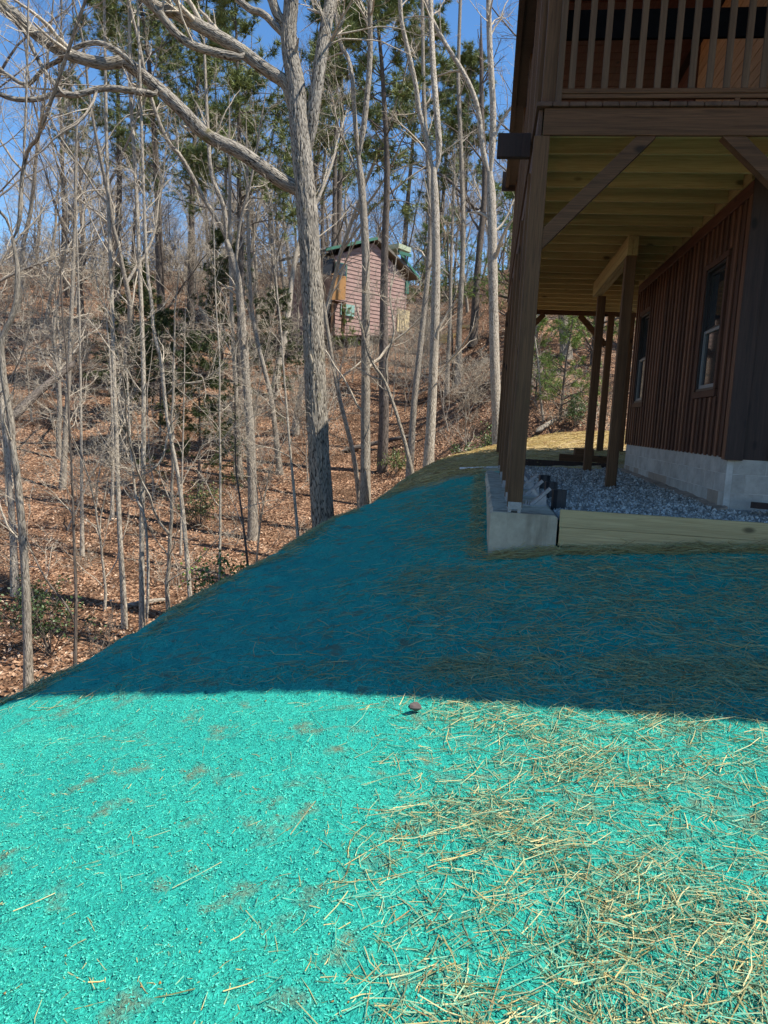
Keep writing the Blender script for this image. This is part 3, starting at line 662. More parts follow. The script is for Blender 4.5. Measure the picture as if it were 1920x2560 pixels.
# --- pines and evergreens
def tufts(r, pts, dirs, n, L, w, cols, spread=.8):
    m_ = len(pts); base = np.repeat(pts, n, 0); d = nrm(np.repeat(dirs, n, 0) + r.normal(0, spread, (m_*n, 3)))
    s = nrm(np.cross(d, r.normal(0, 1, d.shape)))*w/2; ln = L*(.6+.8*r.random((m_*n, 1)))
    V = np.stack([base-s, base+s, base+d*ln], 1).reshape(-1, 3)
    ci = np.repeat(r.random(m_), n)*.7+.3*r.random(m_*n); c = cols[0]+(cols[1]-cols[0])*ci[:, None]
    return V, np.arange(len(V)).reshape(-1, 3), np.repeat(c, 3, 0)
def proto_pine(seed, H, r0, cb, label, group=None, cols=((.05, .075, .022), (.26, .29, .085)), name='pine_tree', mat=BARK_DARK, reach=.2, nb=60, L=.36, w=.034, ntuft=20, droop=0.):
    r = np.random.default_rng(seed)
    P = wander(r, np.zeros((1, 3))-[0, 0, .4], nrm(np.array([[r.normal(0, .03), r.normal(0, .03), 1.]])), np.array([H]), 24, .02, .02)[0]
    R = r0*(1-.88*np.linspace(0, 1, 24)); o = empty(name, (0, 0, 0), label, 'tree', group)
    obj('trunk', stem_mesh([(P, R)], mat, 8, .03, r), o)
    t = cb+(1-cb)*np.sort(r.random(nb)**.8); s = np.stack([np.interp(t*23, np.arange(24), P[:, i]) for i in range(3)], 1)
    a = r.random(nb)*6.28; d = nrm(np.column_stack([np.cos(a), np.sin(a), .15+.5*r.random(nb)-droop])); ln = H*reach*(1.15-.85*(t-cb)/(1-cb))*(.5+.7*r.random(nb))
    B = wander(r, s, d, ln, 9, .12, .02); BR = (.012+.05*ln/ (H*reach))[:, None]*np.linspace(1, .25, 9)[None]*.6
    g = Geo(); g.add(B, BR, 5); c, cr = sprout(r, B, BR, 5, .35, 1, .8, .35, 6, .15, .04, .6, .008); g.add(c, cr, 3)
    obj('limbs', g.mesh('limbs', mat), o, kind='stuff')
    pts = np.concatenate([c[:, 2:].reshape(-1, 3), B[:, 5:].reshape(-1, 3)]); dr = np.concatenate([nrm(np.diff(c, axis=1))[:, 1:].reshape(-1, 3), nrm(np.diff(B, axis=1))[:, 4:].reshape(-1, 3)])
    V, T, C = tufts(r, pts+r.normal(0, .06, pts.shape), dr, ntuft, L, w, (np.array(cols[0]), np.array(cols[1])))
    obj('crown', mesh_np('crown', V, tris=T, col=C, mats=[NEEDLE]), o, kind='stuff'); return o
def put_px(o, px, py, D, rz=0, sc=1.):
    p = atD(px, py, D); move(o, (p[0], p[1], gz(p[0], p[1])), rz, sc); used_xy.append((p[0], p[1]))
def dup_px(o, px, py, D, rz, sc, label, group=None):
    p = atD(px, py, D); used_xy.append((p[0], p[1])); return place(o, (p[0], p[1], gz(p[0], p[1])), rz, sc, label, group)
pnA = proto_pine(501, 21, .24, .52, 'tall pine with bare lower trunk directly in line with the cabin wall', reach=.17, nb=64)
put_px(pnA, 960, 1120, 31)
pnB = proto_pine(502, 25, .28, .42, 'tall dense pine rising behind the crooked oak limbs', reach=.2, nb=90)
put_px(pnB, 405, 800, 44, 1., 1.)
pnC = proto_pine(503, 20, .22, .35, 'dark pine behind the tree with the mossy foot', reach=.19, nb=76)
put_px(pnC, 600, 820, 40, .5, 1.05)
dup_px(pnB, 290, 820, 52, 2., .95, 'spreading pine on the ridge under the oak limb tips')
dup_px(pnA, 1000, 800, 62, 2.2, 1.1, 'tall pine on the ridge behind the cabin')
dup_px(pnC, 760, 820, 54, 3.2, 1.0, 'pine on the ridge hidden partly by the oak trunk')
dup_px(pnC, 1150, 790, 60, 4.1, 1.0, 'pine on the ridge above the lumber piles')
dup_px(pnB, 480, 800, 47, 5.1, .95, 'leafy pine on the ridge between the oak limbs and the hemlocks')
dup_px(pnA, 850, 800, 50, .8, 1.15, 'tall pine at the cabin porch end')
dup_px(pnA, 1080, 780, 64, 3.7, 1.0, 'tall pine beside the cabin gable and the pale forked tree')
dup_px(pnC, 330, 700, 70, 2.9, .85, 'squat pine far up the ridge beyond the white barked tree')
dup_px(pnA, 210, 700, 74, .4, .9, 'slim pine far up the ridge above the straight pale sapling')
dup_px(pnC, 520, 700, 68, 5.2, .8, 'squat pine far up the ridge above the drooping hemlock')
GC = ((.02, .045, .012), (.12, .17, .035))
cd = proto_pine(511, 7, .1, .08, 'bushy green young pine beyond the open space under the deck', None, ((.04, .09, .012), (.24, .33, .06)), reach=.34, nb=46, L=.2, w=.018, ntuft=12, name='young_pine')
put_px(cd, 1405, 1000, 26.5, 0, .62)
dup_px(cd, 1340, 990, 29, 3.3, .5, 'low bushy young pine behind the near deck post')
dup_px(cd, 1475, 960, 33, 2., 1.1, 'bushy young pine in line with the middle deck posts')
dup_px(cd, 1060, 790, 58, 1., 1.1, 'yellow green young pine at the corner of the cabin')
dup_px(cd, 1130, 790, 58, 2., 1.2, 'yellow green young pine behind the lumber piles')
dup_px(cd, 1285, 820, 40, 2.6, 1.2, 'dark cedar at the top of the bank by the deck beam')
dup_px(cd, 870, 800, 45.5, 3.6, .42, 'small evergreen shrub against the cabin wall')
hem = proto_pine(521, 8, .08, .1, 'drooping hemlock among the saplings mid slope', None, ((.02, .04, .012), (.10, .12, .035)), reach=.3, nb=64, L=.15, w=.024, ntuft=26, droop=.35, name='hemlock_tree')
put_px(hem, 500, 1080, 28, 0, .8)
dup_px(hem, 330, 900, 36, 1.5, 1.0, 'dark hemlock standing in the shaded hollow')
dup_px(hem, 560, 780, 42, 2.5, 1.1, 'dark hemlock close to the hidden porch of the cabin')
dup_px(hem, 400, 1000, 33, 4., .8, 'low hemlock behind the white barked tree')
dup_px(hem, 690, 900, 38, 4.5, .8, 'hemlock at the shaded side of the big oak')
for i, (px_, dd_, sc_) in enumerate(((858, -2.2, 1.0), (895, -2.6, .8), (940, -3., 1.0), (985, -2.6, .9), (1030, -2.4, 1.1))):
    p = atD(px_, 825, 46+dd_); place(pb[(i+1) % 3], (p[0], p[1], gz(p[0], p[1])), i*1.3, sc_, 'leafless bush of twigs at the foot of the cabin wall', 'bushes at the foot of the cabin')
for i, (px_, D_, sc_) in enumerate(((850, 38, .9), (885, 41, .7), (948, 40, .8), (990, 37, 1.0), (1022, 42, .8))):
    p = atD(px_, 840, D_); place(ps[(i*2+1) % 5], (p[0], p[1], gz(p[0], p[1])), i*1.7, sc_, 'pale sapling standing on the bank in front of the cabin', 'saplings in front of the cabin')
def holly(name, label, px, py, D, H, W_, n, c0, c1, seed):
    r = np.random.default_rng(seed); p = atD(px, py, D); p[2] = gz(p[0], p[1]); o = empty(name, p, label, 'bush')
    d = nrm(np.column_stack([r.normal(0, .5, 14), r.normal(0, .5, 14), np.ones(14)])); P = wander(r, np.tile(p, (14, 1)), d, H*(.6+.5*r.random(14)), 7, .15, .02)
    R = .012*np.linspace(1, .3, 7)[None]*np.ones((14, 1)); g = Geo(); g.add(P, R, 4); c, cr = sprout(r, P, R, 8, .3, 1, .9, .4, 5, .15, 0, .6, .005); g.add(c, cr, 3)
    obj('stems', g.mesh('stems', TWIG_DARK), o, kind='stuff')
    pts = c[:, 1:].reshape(-1, 3); pts = pts[r.integers(0, len(pts), n)] + r.normal(0, .05, (n, 3))
    a = nrm(r.normal(0, 1, (n, 3))+[0, 0, .2])*.075; b = nrm(np.cross(a, r.normal(0, 1, (n, 3))))*.026
    V = np.stack([pts, pts+a*.5+b, pts+a, pts+a*.5-b], 1).reshape(-1, 3); C = np.repeat(np.array(c0)+(np.array(c1)-np.array(c0))*r.random((n, 1)), 4, 0)
    obj('foliage', mesh_np('foliage', V, np.arange(4*n).reshape(-1, 4), col=C, mats=[LEAF]), o, kind='stuff')
holly('holly_bush', 'bright green holly bush peeping over the lawn crest', 580, 1410, 13.8, 1.3, 1, 900, (.05, .10, .015), (.20, .30, .06), 61)
holly('holly_bush', 'dark holly bush next to the crooked grey tree', 128, 1600, 15.5, 1.7, 1, 1100, (.02, .045, .012), (.10, .15, .05), 62)
holly('rhododendron_bush', 'dark broadleaf bush at the foot of the stout pale tree', 1205, 1090, 25, 1.6, 1, 1300, (.03, .06, .012), (.13, .19, .05), 63)
holly('rhododendron_bush', 'olive broadleaf bush under the drooping hemlock', 505, 1090, 25, 1.5, 1, 900, (.04, .06, .015), (.17, .20, .06), 64)
holly('rhododendron_bush', 'low broadleaf bush in front of the fallen logs behind the deck', 1440, 1060, 26, 1.1, 1, 900, (.03, .07, .015), (.14, .2, .06), 65)
holly('holly_bush', 'small evergreen bush on the slope below the cabin', 1000, 1000, 30, 1., 1, 700, (.04, .07, .015), (.16, .2, .05), 66)

# --- fallen leaves, as loose curled faces
r = np.random.default_rng(71); n = 62000
ly = 11 + 44*r.random(n)**1.3; lx = (-1.0+1.35*r.random(n))*(3+ly*.75); z, s = ground_z(lx, ly)
k = s > 1.7; lx, ly, z = lx[k], ly[k], z[k]; n = len(lx)
a = r.random(n)*6.28; sz = (.022+.03*r.random(n))[:, None]
ux = np.column_stack([np.cos(a), np.sin(a), r.normal(0, .45, n)])*sz; uy = np.column_stack([-np.sin(a), np.cos(a), r.normal(0, .45, n)])*sz*.7
c = np.column_stack([lx, ly, z+.03+.05*r.random(n)])
V = np.stack([c-ux, c-uy+[0, 0, .015], c+ux, c+uy+[0, 0, .02]], 1).reshape(-1, 3)
pal = np.array([(.11, .055, .03), (.27, .15, .085), (.42, .26, .16), (.54, .39, .27), (.33, .18, .10)])
obj('fallen_leaves', mesh_np('fallen_leaves', V, np.arange(4*n).reshape(-1, 4), col=np.repeat(pal[r.integers(0, 5, n)], 4, 0), mats=[vcol('dead_leaf', .8, .2)]), label='brown fallen oak leaves carpeting the woodland slope', cat='leaves', kind='stuff')

# ------------------------------------------------------------------ house
WX, WY, WE = 2.58, 8.5, 14.5            # left wall plane, front wall plane, rear end
house = empty('wooden_house', (WX, WY, .7), 'dark stained board and batten house on a grey block foundation under the raised deck', 'house')
r = np.random.default_rng(81)
fd = MB().box(WX+.004, 10.4, WY+.004, WE-.03, -.2, 1.318).build('foundation', MORTAR, house)
bh, bl = .2032, .4064
blk = {}
def blockmesh(w, d, h, mat):
    key = (round(w, 3), round(d, 3), round(h, 3), mat.name)
    if key not in blk: blk[key] = MB().box(0, w, 0, d, 0, h, .002).mesh('block', mat)
    return blk[key]
for k in range(4):
    z0 = 1.32 - (k+1)*bh + .005; y = WY + (0 if k % 2 else bl/2); first = True
    ys = [WY] + list(np.arange(WY + (bl if k % 2 else bl/2), WE, bl)) + [WE]
    for a, b in zip(ys[:-1], ys[1:]):
        if b-a < .06: continue
        o = obj('block', blockmesh(.06, b-a-.007, bh-.007, BLOCK2 if (k > 1 and r.random() < .25 + .4*(a > 11.5)) else BLOCK), fd)
        o.location = (WX, a+.005, z0)
    xs = [WX+.064] + list(np.arange(WX + (bl/2 if k % 2 else bl), 8, bl))
    for a, b in zip(xs[:-1], xs[1:]):
        o = obj('block', blockmesh(b-a-.007, .06, bh-.007, BLOCK), fd); o.location = (a+.005, WY, z0)
# rough footing lip along the blocks
nft = 60; yy = np.linspace(WY-.12, WE, nft); wv = .07+.05*fbm(yy*2.2, yy*0, 3)+.03*r.random(nft); hh = .01+.04*np.abs(fbm(yy*1.5, yy*0+3, 3))+.012*r.random(nft)
V = []; 
for i in range(nft):
    g0 = float(bed_z(np.array(WX), np.array(yy[i]))); V += [(WX+.02, yy[i], g0-.1), (WX-wv[i]*1.6, yy[i], g0-.06), (WX-wv[i], yy[i], g0+hh[i]), (WX+.02, yy[i], g0+hh[i]+.03)]
q = [(4*i+j, 4*i+j+1, 4*i+j+5, 4*i+j+4) for i in range(nft-1) for j in range(3)] + [(0, 3, 2, 1)]
obj('footing', mesh_np('footing', V, q, mats=[concrete('footing_concrete', (.33, .25, .19))]), house)
# side wall: boards and battens (windows cut between)
WIN = [(9.22, 10.02, 2.06, 3.54), (13.33, 14.09, 2.04, 3.56)]
SWT = 4.02
sw = MB()
ys = [WY]
for a, b, c, d in WIN: ys += [a, b]
ys += [WE]
for i in range(len(ys)-1):
    y0, y1 = ys[i], ys[i+1]
    if i % 2 == 0: sw.box(WX+.02, WX+.10, y0, y1, 1.34, 4.3)
    else:
        w = WIN[i//2]; sw.box(WX+.02, WX+.10, y0, y1, 1.34, w[2]); sw.box(WX+.02, WX+.10, y0, y1, w[3], 4.3)
sw = sw.build('side_wall', SIDING_DK, house)
pitch = .2
def pieces(y0, y1, z0, z1):                    # cut an upright strip round the windows with trim
    for a, b, c, d in WIN:
        if y1 > a-.074 and y0 < b+.074:
            return [s for s in ((z0, c-.09), (d+.08, z1)) if s[1]-s[0] > .03]
    return [(z0, z1)]
cache = {}
def upright(name, w, d, h, mat, loc, parent):
    key = (name, round(w, 3), round(d, 3), round(h, 2), mat.name)
    if key not in cache: cache[key] = MB().box(0, d, 0, w, 0, h, .003).mesh(name, mat)
    o = obj(name, cache[key], parent); o.location = loc; return o
for i in range(int((WE-WY)/pitch)):
    y = WY + .02 + i*pitch
    for z0, z1 in pieces(y, y+pitch-.01, 1.30, SWT):
        upright('board', pitch-.008, .022, z1-z0, SIDING, (WX-.003, y+.004, z0), sw)
    for z0, z1 in pieces(y+pitch-.032, y+pitch+.032, 1.29, SWT):
        upright('batten', .062, .022, z1-z0, BATTEN if r.random() < .7 else SIDING, (WX-.026, y+pitch-.031, z0), sw)
MB().box(WX-.035, WX+.06, WY-.30+.30, WE, SWT+.003, 4.165, .004).build('band_board', BAND, house)
MB().box(WX-.04, WX-.004, WY-.03, WY+.09, 1.27, SWT, .004).build('corner_board', BATTEN, house)
MB().box(WX-.04, WX+.14, WY-.052, WY-.026, 1.27, 4.3, .004).build('corner_board', SIDING_DK, house)
for i, (a, b, c, d) in enumerate(WIN):
    wn = MB()
    wn.box(WX-.03, WX+.06, a-.07, b+.07, d+.004, d+.075, .004).box(WX-.03, WX+.06, a-.07, b+.07, c-.085, c-.004, .004).box(WX-.03, WX+.06, a-.07, a-.004, c, d, .004).box(WX-.03, WX+.06, b+.004, b+.07, c, d, .004)
    wn = wn.build('window', SIDING, house); mid = (c+d)/2
    MB().box(WX-.012, WX+.08, a, a+.035, c, d).box(WX-.012, WX+.08, b-.035, b, c, d).box(WX-.012, WX+.08, a+.035, b-.035, c, c+.03).box(WX-.012, WX+.08, a+.035, b-.035, d-.03, d).build('frame', BLACKTRIM, wn)
    MB().box(WX+.01, WX+.05, a+.037, a+.075, c+.032, mid).box(WX+.01, WX+.05, b-.075, b-.037, c+.032, mid).box(WX+.01, WX+.05, a+.075, b-.075, c+.032, c+.075).box(WX+.01, WX+.05, a+.075, b-.075, mid-.035, mid).build('lower_sash', GREYTRIM, wn)
    MB().box(WX+.035, WX+.065, a+.037, a+.07, mid, d-.032).box(WX+.035, WX+.065, b-.07, b-.037, mid, d-.032).box(WX+.035, WX+.065, a+.07, b-.07, mid, mid+.032).box(WX+.035, WX+.065, a+.07, b-.07, d-.065, d-.032).build('upper_sash', BLACKTRIM, wn)
    MB().box(WX+.03, WX+.036, a+.075, b-.075, c+.075, mid-.035).build('pane', GLASS, wn); MB().box(WX+.055, WX+.06, a+.07, b-.07, mid+.032, d-.065).build('pane', GLASS, wn)
# front wall, wide boards
fw = MB().box(WX+.10, 10.4, WY+.02, WY+.10, 1.34, 4.3).build('front_wall', SIDING_DK, house)
x = WX+.145
while x < 6.5:
    me = cache.setdefault('fb', MB().box(0, .285, 0, .022, 0, 2.93, .003).mesh('board', SIDING_DK)); o = obj('board', me, fw); o.location = (x, WY-.003, 1.28)
    me = cache.setdefault('ft', MB().box(0, .06, 0, .022, 0, 2.93, .003).mesh('batten', SIDING_DK)); o = obj('batten', me, fw); o.location = (x+.262, WY-.026, 1.28)
    x += .292
# rest of the body
MB().box(WX+.10, 10.4, WE-.10, WE, 1.33, 6.95).build('rear_wall', SIDING_DK, house)
MB().box(10.3, 10.4, WY+.1, WE-.1, 1.33, 6.95).build('far_side_wall', SIDING_DK, house)
uw = MB().box(WX+.02, WX+.10, WY, WE, 4.42, 6.95).build('upper_wall', SIDING_DK, house)
for i in range(17):                               # level cedar boards on the upper wall
    z = 4.43 + i*.148
    MB().box(WX-.004, WX+.018, WY+.02, 11.6, z, z+.140, .004).build('board', CEDAR, uw)
    MB().box(WX-.004, WX+.018, 11.62, WE, z, z+.140, .004).build('board', BAND, uw)
MB().box(WX-.03, WX+.018, 11.605, 11.615, 4.42, 6.9).build('seam_strip', BATTEN, uw)
MB().box(WX+.10, 10.3, WY, WY+.08, 4.42, 6.95).build('upper_front_wall', SIDING_DK, house)
# roof; unseen front overhang is added, its edge bent to shape the lawn shadow
RZ = 7.02
roof_poly = [(.10, 4.7), (1.34, 4.38), (2.6, 3.84), (6.2, 3.40), (11.2, 3.25), (11.2, 18.2), (.10, 18.2)]
rf_o = MB().prism([(x, y, RZ) for x, y in roof_poly], (0, 0, .22)).build('roof', SIDING_DK, house)
cx, cy = 5.6, 11.; top = [(x, y, RZ+.222) for x, y in roof_poly]
MB().raw(top+[(5.6, 8.0, RZ+2.4), (5.6, 14.0, RZ+2.4)], t=[(0,1,7),(1,2,7),(2,3,7),(3,4,7),(4,5,7),(5,8,7),(5,6,8),(6,0,7),(6,7,8)]).build('shingles', plain('roof_shingle', (.08, .07, .065), .9), rf_o)
for i in range(48):                              # ceiling boards under the roof
    y0 = 7.3 + i*.222
    if 17.9 > y0 and not (9.9 < y0 < 10.5): MB().box(.3, 2.5, y0, y0+.21, RZ-.025, RZ-.003).build('ceiling_board', BAND, rf_o)
MB().box(.02, .098, 4.86, 18.2, RZ-.06, RZ+.24).build('fascia', SIDING_DK, rf_o)
MB().box(-.06, .4, 18.21, 18.27, RZ-.12, RZ+.3).build('barge_board', SIDING_DK, rf_o)
for x in (.36, 3.2, 6.2, 9.4): MB().box(x-.07, x+.07, 4.0 if x > 3 else 5.0, 8.6, RZ-.28, RZ-.03).build('outlooker_beam', STAIN_Y, rf_o)  # beams under the added shadow-casting overhang

# ------------------------------------------------------------------ raised deck
deck = empty('raised_deck', (.3, 7.27, .69), 'raised stained timber deck on tall square posts with slatted railing', 'deck')
PW = .14
def post(x, y, z0, z1, mat=STAIN_Z, w=PW, parent=None, **kw): return MB().box(x-w/2, x+w/2, y-w/2, y+w/2, z0, z1, .006).build('post', mat, parent or deck, **kw)
PYS = [7.275, 8.3, 10.1, 12.0, 13.9, 17.9]
for i, y in enumerate(PYS):
    zb = .735 if y < 14 else gz(.3, y)-.1
    p = post(.305, y, zb, 4.118 if y > 7.5 else 4.118)
    post(.345 if i == 0 else .305, y + (.04 if i == 0 else 0), 4.40, RZ-.03, STAIN_Z, .12 if i else .13, deck)
    if y < 14:
        b = MB().box(.305-.064, .305+.064, y-.073, y-.0705, .722, .79).box(.305-.064, .305+.064, y+.0705, y+.073, .722, .79).box(.305-.07, .305+.07, y-.07, y+.07, .722, .733)
        b.box(.305-.06, .305-.03, y-.06, y+.06, .688, .722).box(.305+.03, .305+.06, y-.06, y+.06, .688, .722)
        b.build('post_base', STEEL, p)
        for sx in (-.04, .04): MB().tube([(.305+sx, y-.0735, .757), (.305+sx, y-.081, .757)], [.009, .009], 6).build('bolt', STEEL, p)
def bedz1(x, y): return float(bed_z(np.array(x), np.array(y)))
for x, y in ((1.78, 10.95), (1.86, 14.15)): post(x, y, bedz1(x, y)-.15, 3.898, STAIN_Z)
for x, y in ((2.60, 17.9), (3.05, 17.9), (3.45, 7.275), (6.4, 7.275)): post(x, y, gz(x, y)-.2 if y > 8 else .5, 4.118)
for x in (3.45, 6.4): post(x, 7.3, 4.40, RZ-.29, STAIN_Z, .12)
MB().box(1.785-.07, 1.785-.002, 10.86, 14.28, 3.90, 4.165, .003).box(1.785+.002, 1.785+.07, 10.86, 14.28, 3.90, 4.165, .003).build('beam', TREATED_Y, deck)
MB().box(.31, 8.0, 7.20, 7.238, 4.12, 4.352, .004).build('rim_beam', STAIN_X, deck)
MB().box(.31, 8.0, 7.240, 7.278, 4.122, 4.350, .003).build('rim_beam', TREATED_X, deck)
MB().box(.262, .300, 7.24, 18.0, 4.12, 4.352, .004).build('side_beam', STAIN_Y, deck)
MB().box(.31, 3.2, 17.9, 17.94, 4.10, 4.352, .004).build('rear_beam', STAIN_X, deck)
y = 7.80; i = 0
while y < 17.8:
    x1 = WX-.045 if y > WY-.1 else 8.0
    if y > WE: x1 = 3.2
    o = MB().box(.302, x1, y, y+.038, 4.168, 4.352, .003).build('joist', TREATED_X, deck); y += .515
MB().box(WX-.043, WX-.004, WY+.05, WE, 4.168, 4.352).build('ledger', TREATED_Y, deck)
nb_ = 0; x = .235
db = MB().box(0, .138, 7.17, WY-.03, 4.355, 4.392, .004).mesh('deck_board', STAIN_Y); db2 = MB().box(0, .138, 7.17, 18.0, 4.355, 4.392, .004).mesh('deck_board', STAIN_Y)
while x < 7.9:
    o = obj('deck_board', db2 if x < WX-.16 else db, deck); o.location = (x, 0, 0); x += .144
def brace(p, q, w=.11, h=.14, mat=STAIN_X, up=(0, 0, 1)): MB().bar(p, q, w, h, up).build('brace', mat, deck)
a, b = atY(1376, 578, 7.27), atY(1628, 332, 7.27)
def fbrace(p, q, hw=.062, y0=7.215, y1=7.325, ztop=4.118):            # square post brace cut flush with beam and post
    p = np.array([p[0], p[2]]); q = np.array([q[0], q[2]]); d = nrm(q-p); n_ = np.array([-d[1], d[0]])*hw
    sx = .377 if d[0] > 0 else 3.378
    def onx(o_, x): return o_ + d*((x-o_[0])/d[0])
    def onz(o_, z): return o_ + d*((z-o_[1])/d[1])
    c = [onx(p+n_, sx), onx(p-n_, sx), onz(p-n_, ztop), onz(p+n_, ztop)]
    MB().prism([(u, y0, v) for u, v in c], (0, y1-y0, 0)).build('brace', STAIN_X, deck)
fbrace(a, b); c_, d_ = atY(1826, 342, 7.27), atY(1925, 440, 7.27); fbrace(d_, c_, .065)
def rbrace(x0, z0, x1, z1): MB().bar((x0, 17.9, z0), (x1, 17.9, z1), .08, .12).build('brace', STAIN_X, deck)
rbrace(.37, 3.3, 1.1, 4.1); rbrace(2.53, 3.45, 1.9, 4.1)
for y in (10.1, 13.9): MB().bar((.305, y-.75, 4.1), (.305, y-.07, 3.4), .08, .12).build('brace', STAIN_Y, deck)
MB().box(-.10, .235, 8.06, 8.14, 4.22, 4.452, .004).build('outrigger_beam', SIDING_DK, deck)
# railing: slats run up past a dark header behind
rl = MB().box(.41, 7.8, 7.205, 7.245, 4.475, 4.515, .004).box(.41, 7.8, 7.212, 7.25, 4.435, 4.473, .004).build('bottom_rail', STAIN_X, deck)
bm_ = MB().box(0, .055, 7.262, 7.30, 4.516, 6.4, .004).mesh('baluster', RAILW)
x = .50; j = 0
while x < 7.6:
    o = obj('baluster', bm_, deck); o.location = (x+r.normal(0, .003), -.05+r.normal(0, .001), 0); o.rotation_euler = (0, 0, 0); x += .1475; j += 1
post(.425, 7.225, 4.395, 6.4, RAILW, .055)
MB().box(1.93, 1.97, 7.207, 7.245, 4.394, 4.434).build('rail_block', STAIN_X, deck)
MB().box(.36, 2.5, 7.33, 7.37, 4.99, 5.23).build('rail_board', BLACKB, deck)
MB().box(.36, 7.8, 7.19, 7.30, 6.402, 6.44, .004).build('top_rail', STAIN_X, deck)
post(2.42, 7.225, 4.395, 6.4, RAILW, .10)
bs = MB().box(.245, .285, 0, .045, 4.44, 6.4, .003).mesh('baluster', STAIN_Z); y = 7.5
while y < 17.7: o = obj('baluster', bs, deck); o.location = (0, y, 0); y += .30

# ------------------------------------------------------------------ concrete wall, edging, bits under the deck
cw = MB()
n1 = 30; yy = np.linspace(7.2, 14.35, n1)
prof = lambda y: [(.09, -.4), (.075-.01*(y-7.2), .655), (.105-.01*(y-7.2), .69), (.69, .69), (.72, .66), (.72, -.4)]
V = [(x+.006*r.normal(), y if i else y, z+.004*r.normal()) for i, y in enumerate(yy) for x, z in prof(y)]
q = [(6*i+j, 6*i+(j+1) % 6, 6*i+6+(j+1) % 6, 6*i+6+j) for i in range(n1-1) for j in range(6)]
t_ = [(0, k+1, k) for k in range(1, 5)] + [(6*(n1-1), 6*(n1-1)+k, 6*(n1-1)+k+1) for k in range(1, 5)]
cw.raw(V, q, t_).build('concrete_wall', CONC, label='low cast concrete footing wall under the row of deck posts', cat='wall')
tb = empty('timber_edging', (.73, 7.2, .4), 'pale yellow treated boards edging the gravel in front of the deck', 'edging')
MB().bar((.735, 7.222, .665), (6.5, 7.222, .665), .04, .165).build('board', EDGING, tb)
MB().bar((.74, 7.226, .49), (6.5, 7.226, .49), .04, .178).build('board', EDGING, tb)
for x in (1.35, 2.9, 4.4): MB().box(x, x+.09, 7.25, 7.29, .35, .72).build('stake', TREATED_X, tb)
MB().box(.75, 2.45, 15.1, 15.15, .70, .885, .004).build('edging_board', SIDING_DK, label='dark stained board edging the far end of the gravel', cat='board')
MB().box(1.45, 2.55, 15.3, 15.34, .88, 1.02, .004).build('edging_board', STAIN_X, label='short brown board propped behind the dark edging board', cat='board')
MB().bar((.75, 15.02, .73), (2.2, 14.7, .80), .09, .04).build('edging_board', TREATED_X, label='thin weathered lath lying along the dark edging board', cat='board')
MB().bar((2.75, 8.15, .83), (4.2, 7.62, .82), .10, .06).build('loose_plank', SIDING_DK, label='dark wet plank lying on gravel beside the block foundation', cat='plank')
MB().box(1.9, 2.3, 16.6, 16.9, .75, 1.12, .01).build('timber_block', STAIN_X, label='brown timber block near the rear middle post', cat='timber')
a = atD(1150, 1171, 14.6); b = np.array([.34, 14.42, .735])
MB().tube([a, (a+b)/2, b], [.021]*3, 10).build('drain_pipe', PVC, smooth=True, label='thin white plastic pipe sticking out past the concrete wall', cat='pipe')
for i, (x, y, w, h) in enumerate([(.795, 8.05, .075, .26), (.80, 9.15, .075, .25), (.80, 10.2, .075, .25)]):
    a_ = np.linspace(0, 2*math.pi, 20, endpoint=False); z0 = bedz1(x, y)-.05; V = []
    for rr_, zz in ((w, z0), (w, z0+h), (w-.008, z0+h), (w-.008, z0+.02)):
        for u in a_: V.append((x+rr_*math.cos(u)*(1+.03*math.cos(10*u)), y+rr_*math.sin(u)*(1+.03*math.cos(10*u)), zz))
    q = [(20*k+j, 20*k+(j+1) % 20, 20*k+20+(j+1) % 20, 20*k+20+j) for k in range(3) for j in range(20)]
    MB().raw(V, q, [(60, 60+j+1, 60+j) for j in range(1, 19)]).build('pipe_sleeve', BLACKP, smooth=False, label='open black plastic sleeve standing in gravel beside the concrete wall', cat='pipe', group='black sleeves along the concrete wall')
for i, (x, y) in enumerate([(.56, 7.95), (.56, 9.05), (.56, 10.1)]):
    o = empty('pier_bracket', (x, y, .69), 'tilted galvanised steel pier bracket bolted on the concrete wall', 'bracket', 'steel brackets along the concrete wall')
    MB().box(x-.13, x+.10, y-.06, y+.06, .692, .702).build('base_plate', STEEL, o)
    MB().bar((x-.06, y, .70), (x+.13, y, .885), .10, .03).build('arm', STEEL, o)
    MB().bar((x+.005, y, .80), (x-.055, y, .865), .05, .035).build('jack', STEEL, o)
    MB().prism([(x-.03, y-.052, .703), (x+.10, y-.052, .703), (x+.09, y-.052, .82)], (0, .006, 0)).build('gusset', STEEL, o)
    for dx in (-.11, -.08): MB().tube([(x+dx, y-.03, .70), (x+dx, y-.03, .745)], [.008]*2, 6).build('bolt', STEEL, o)
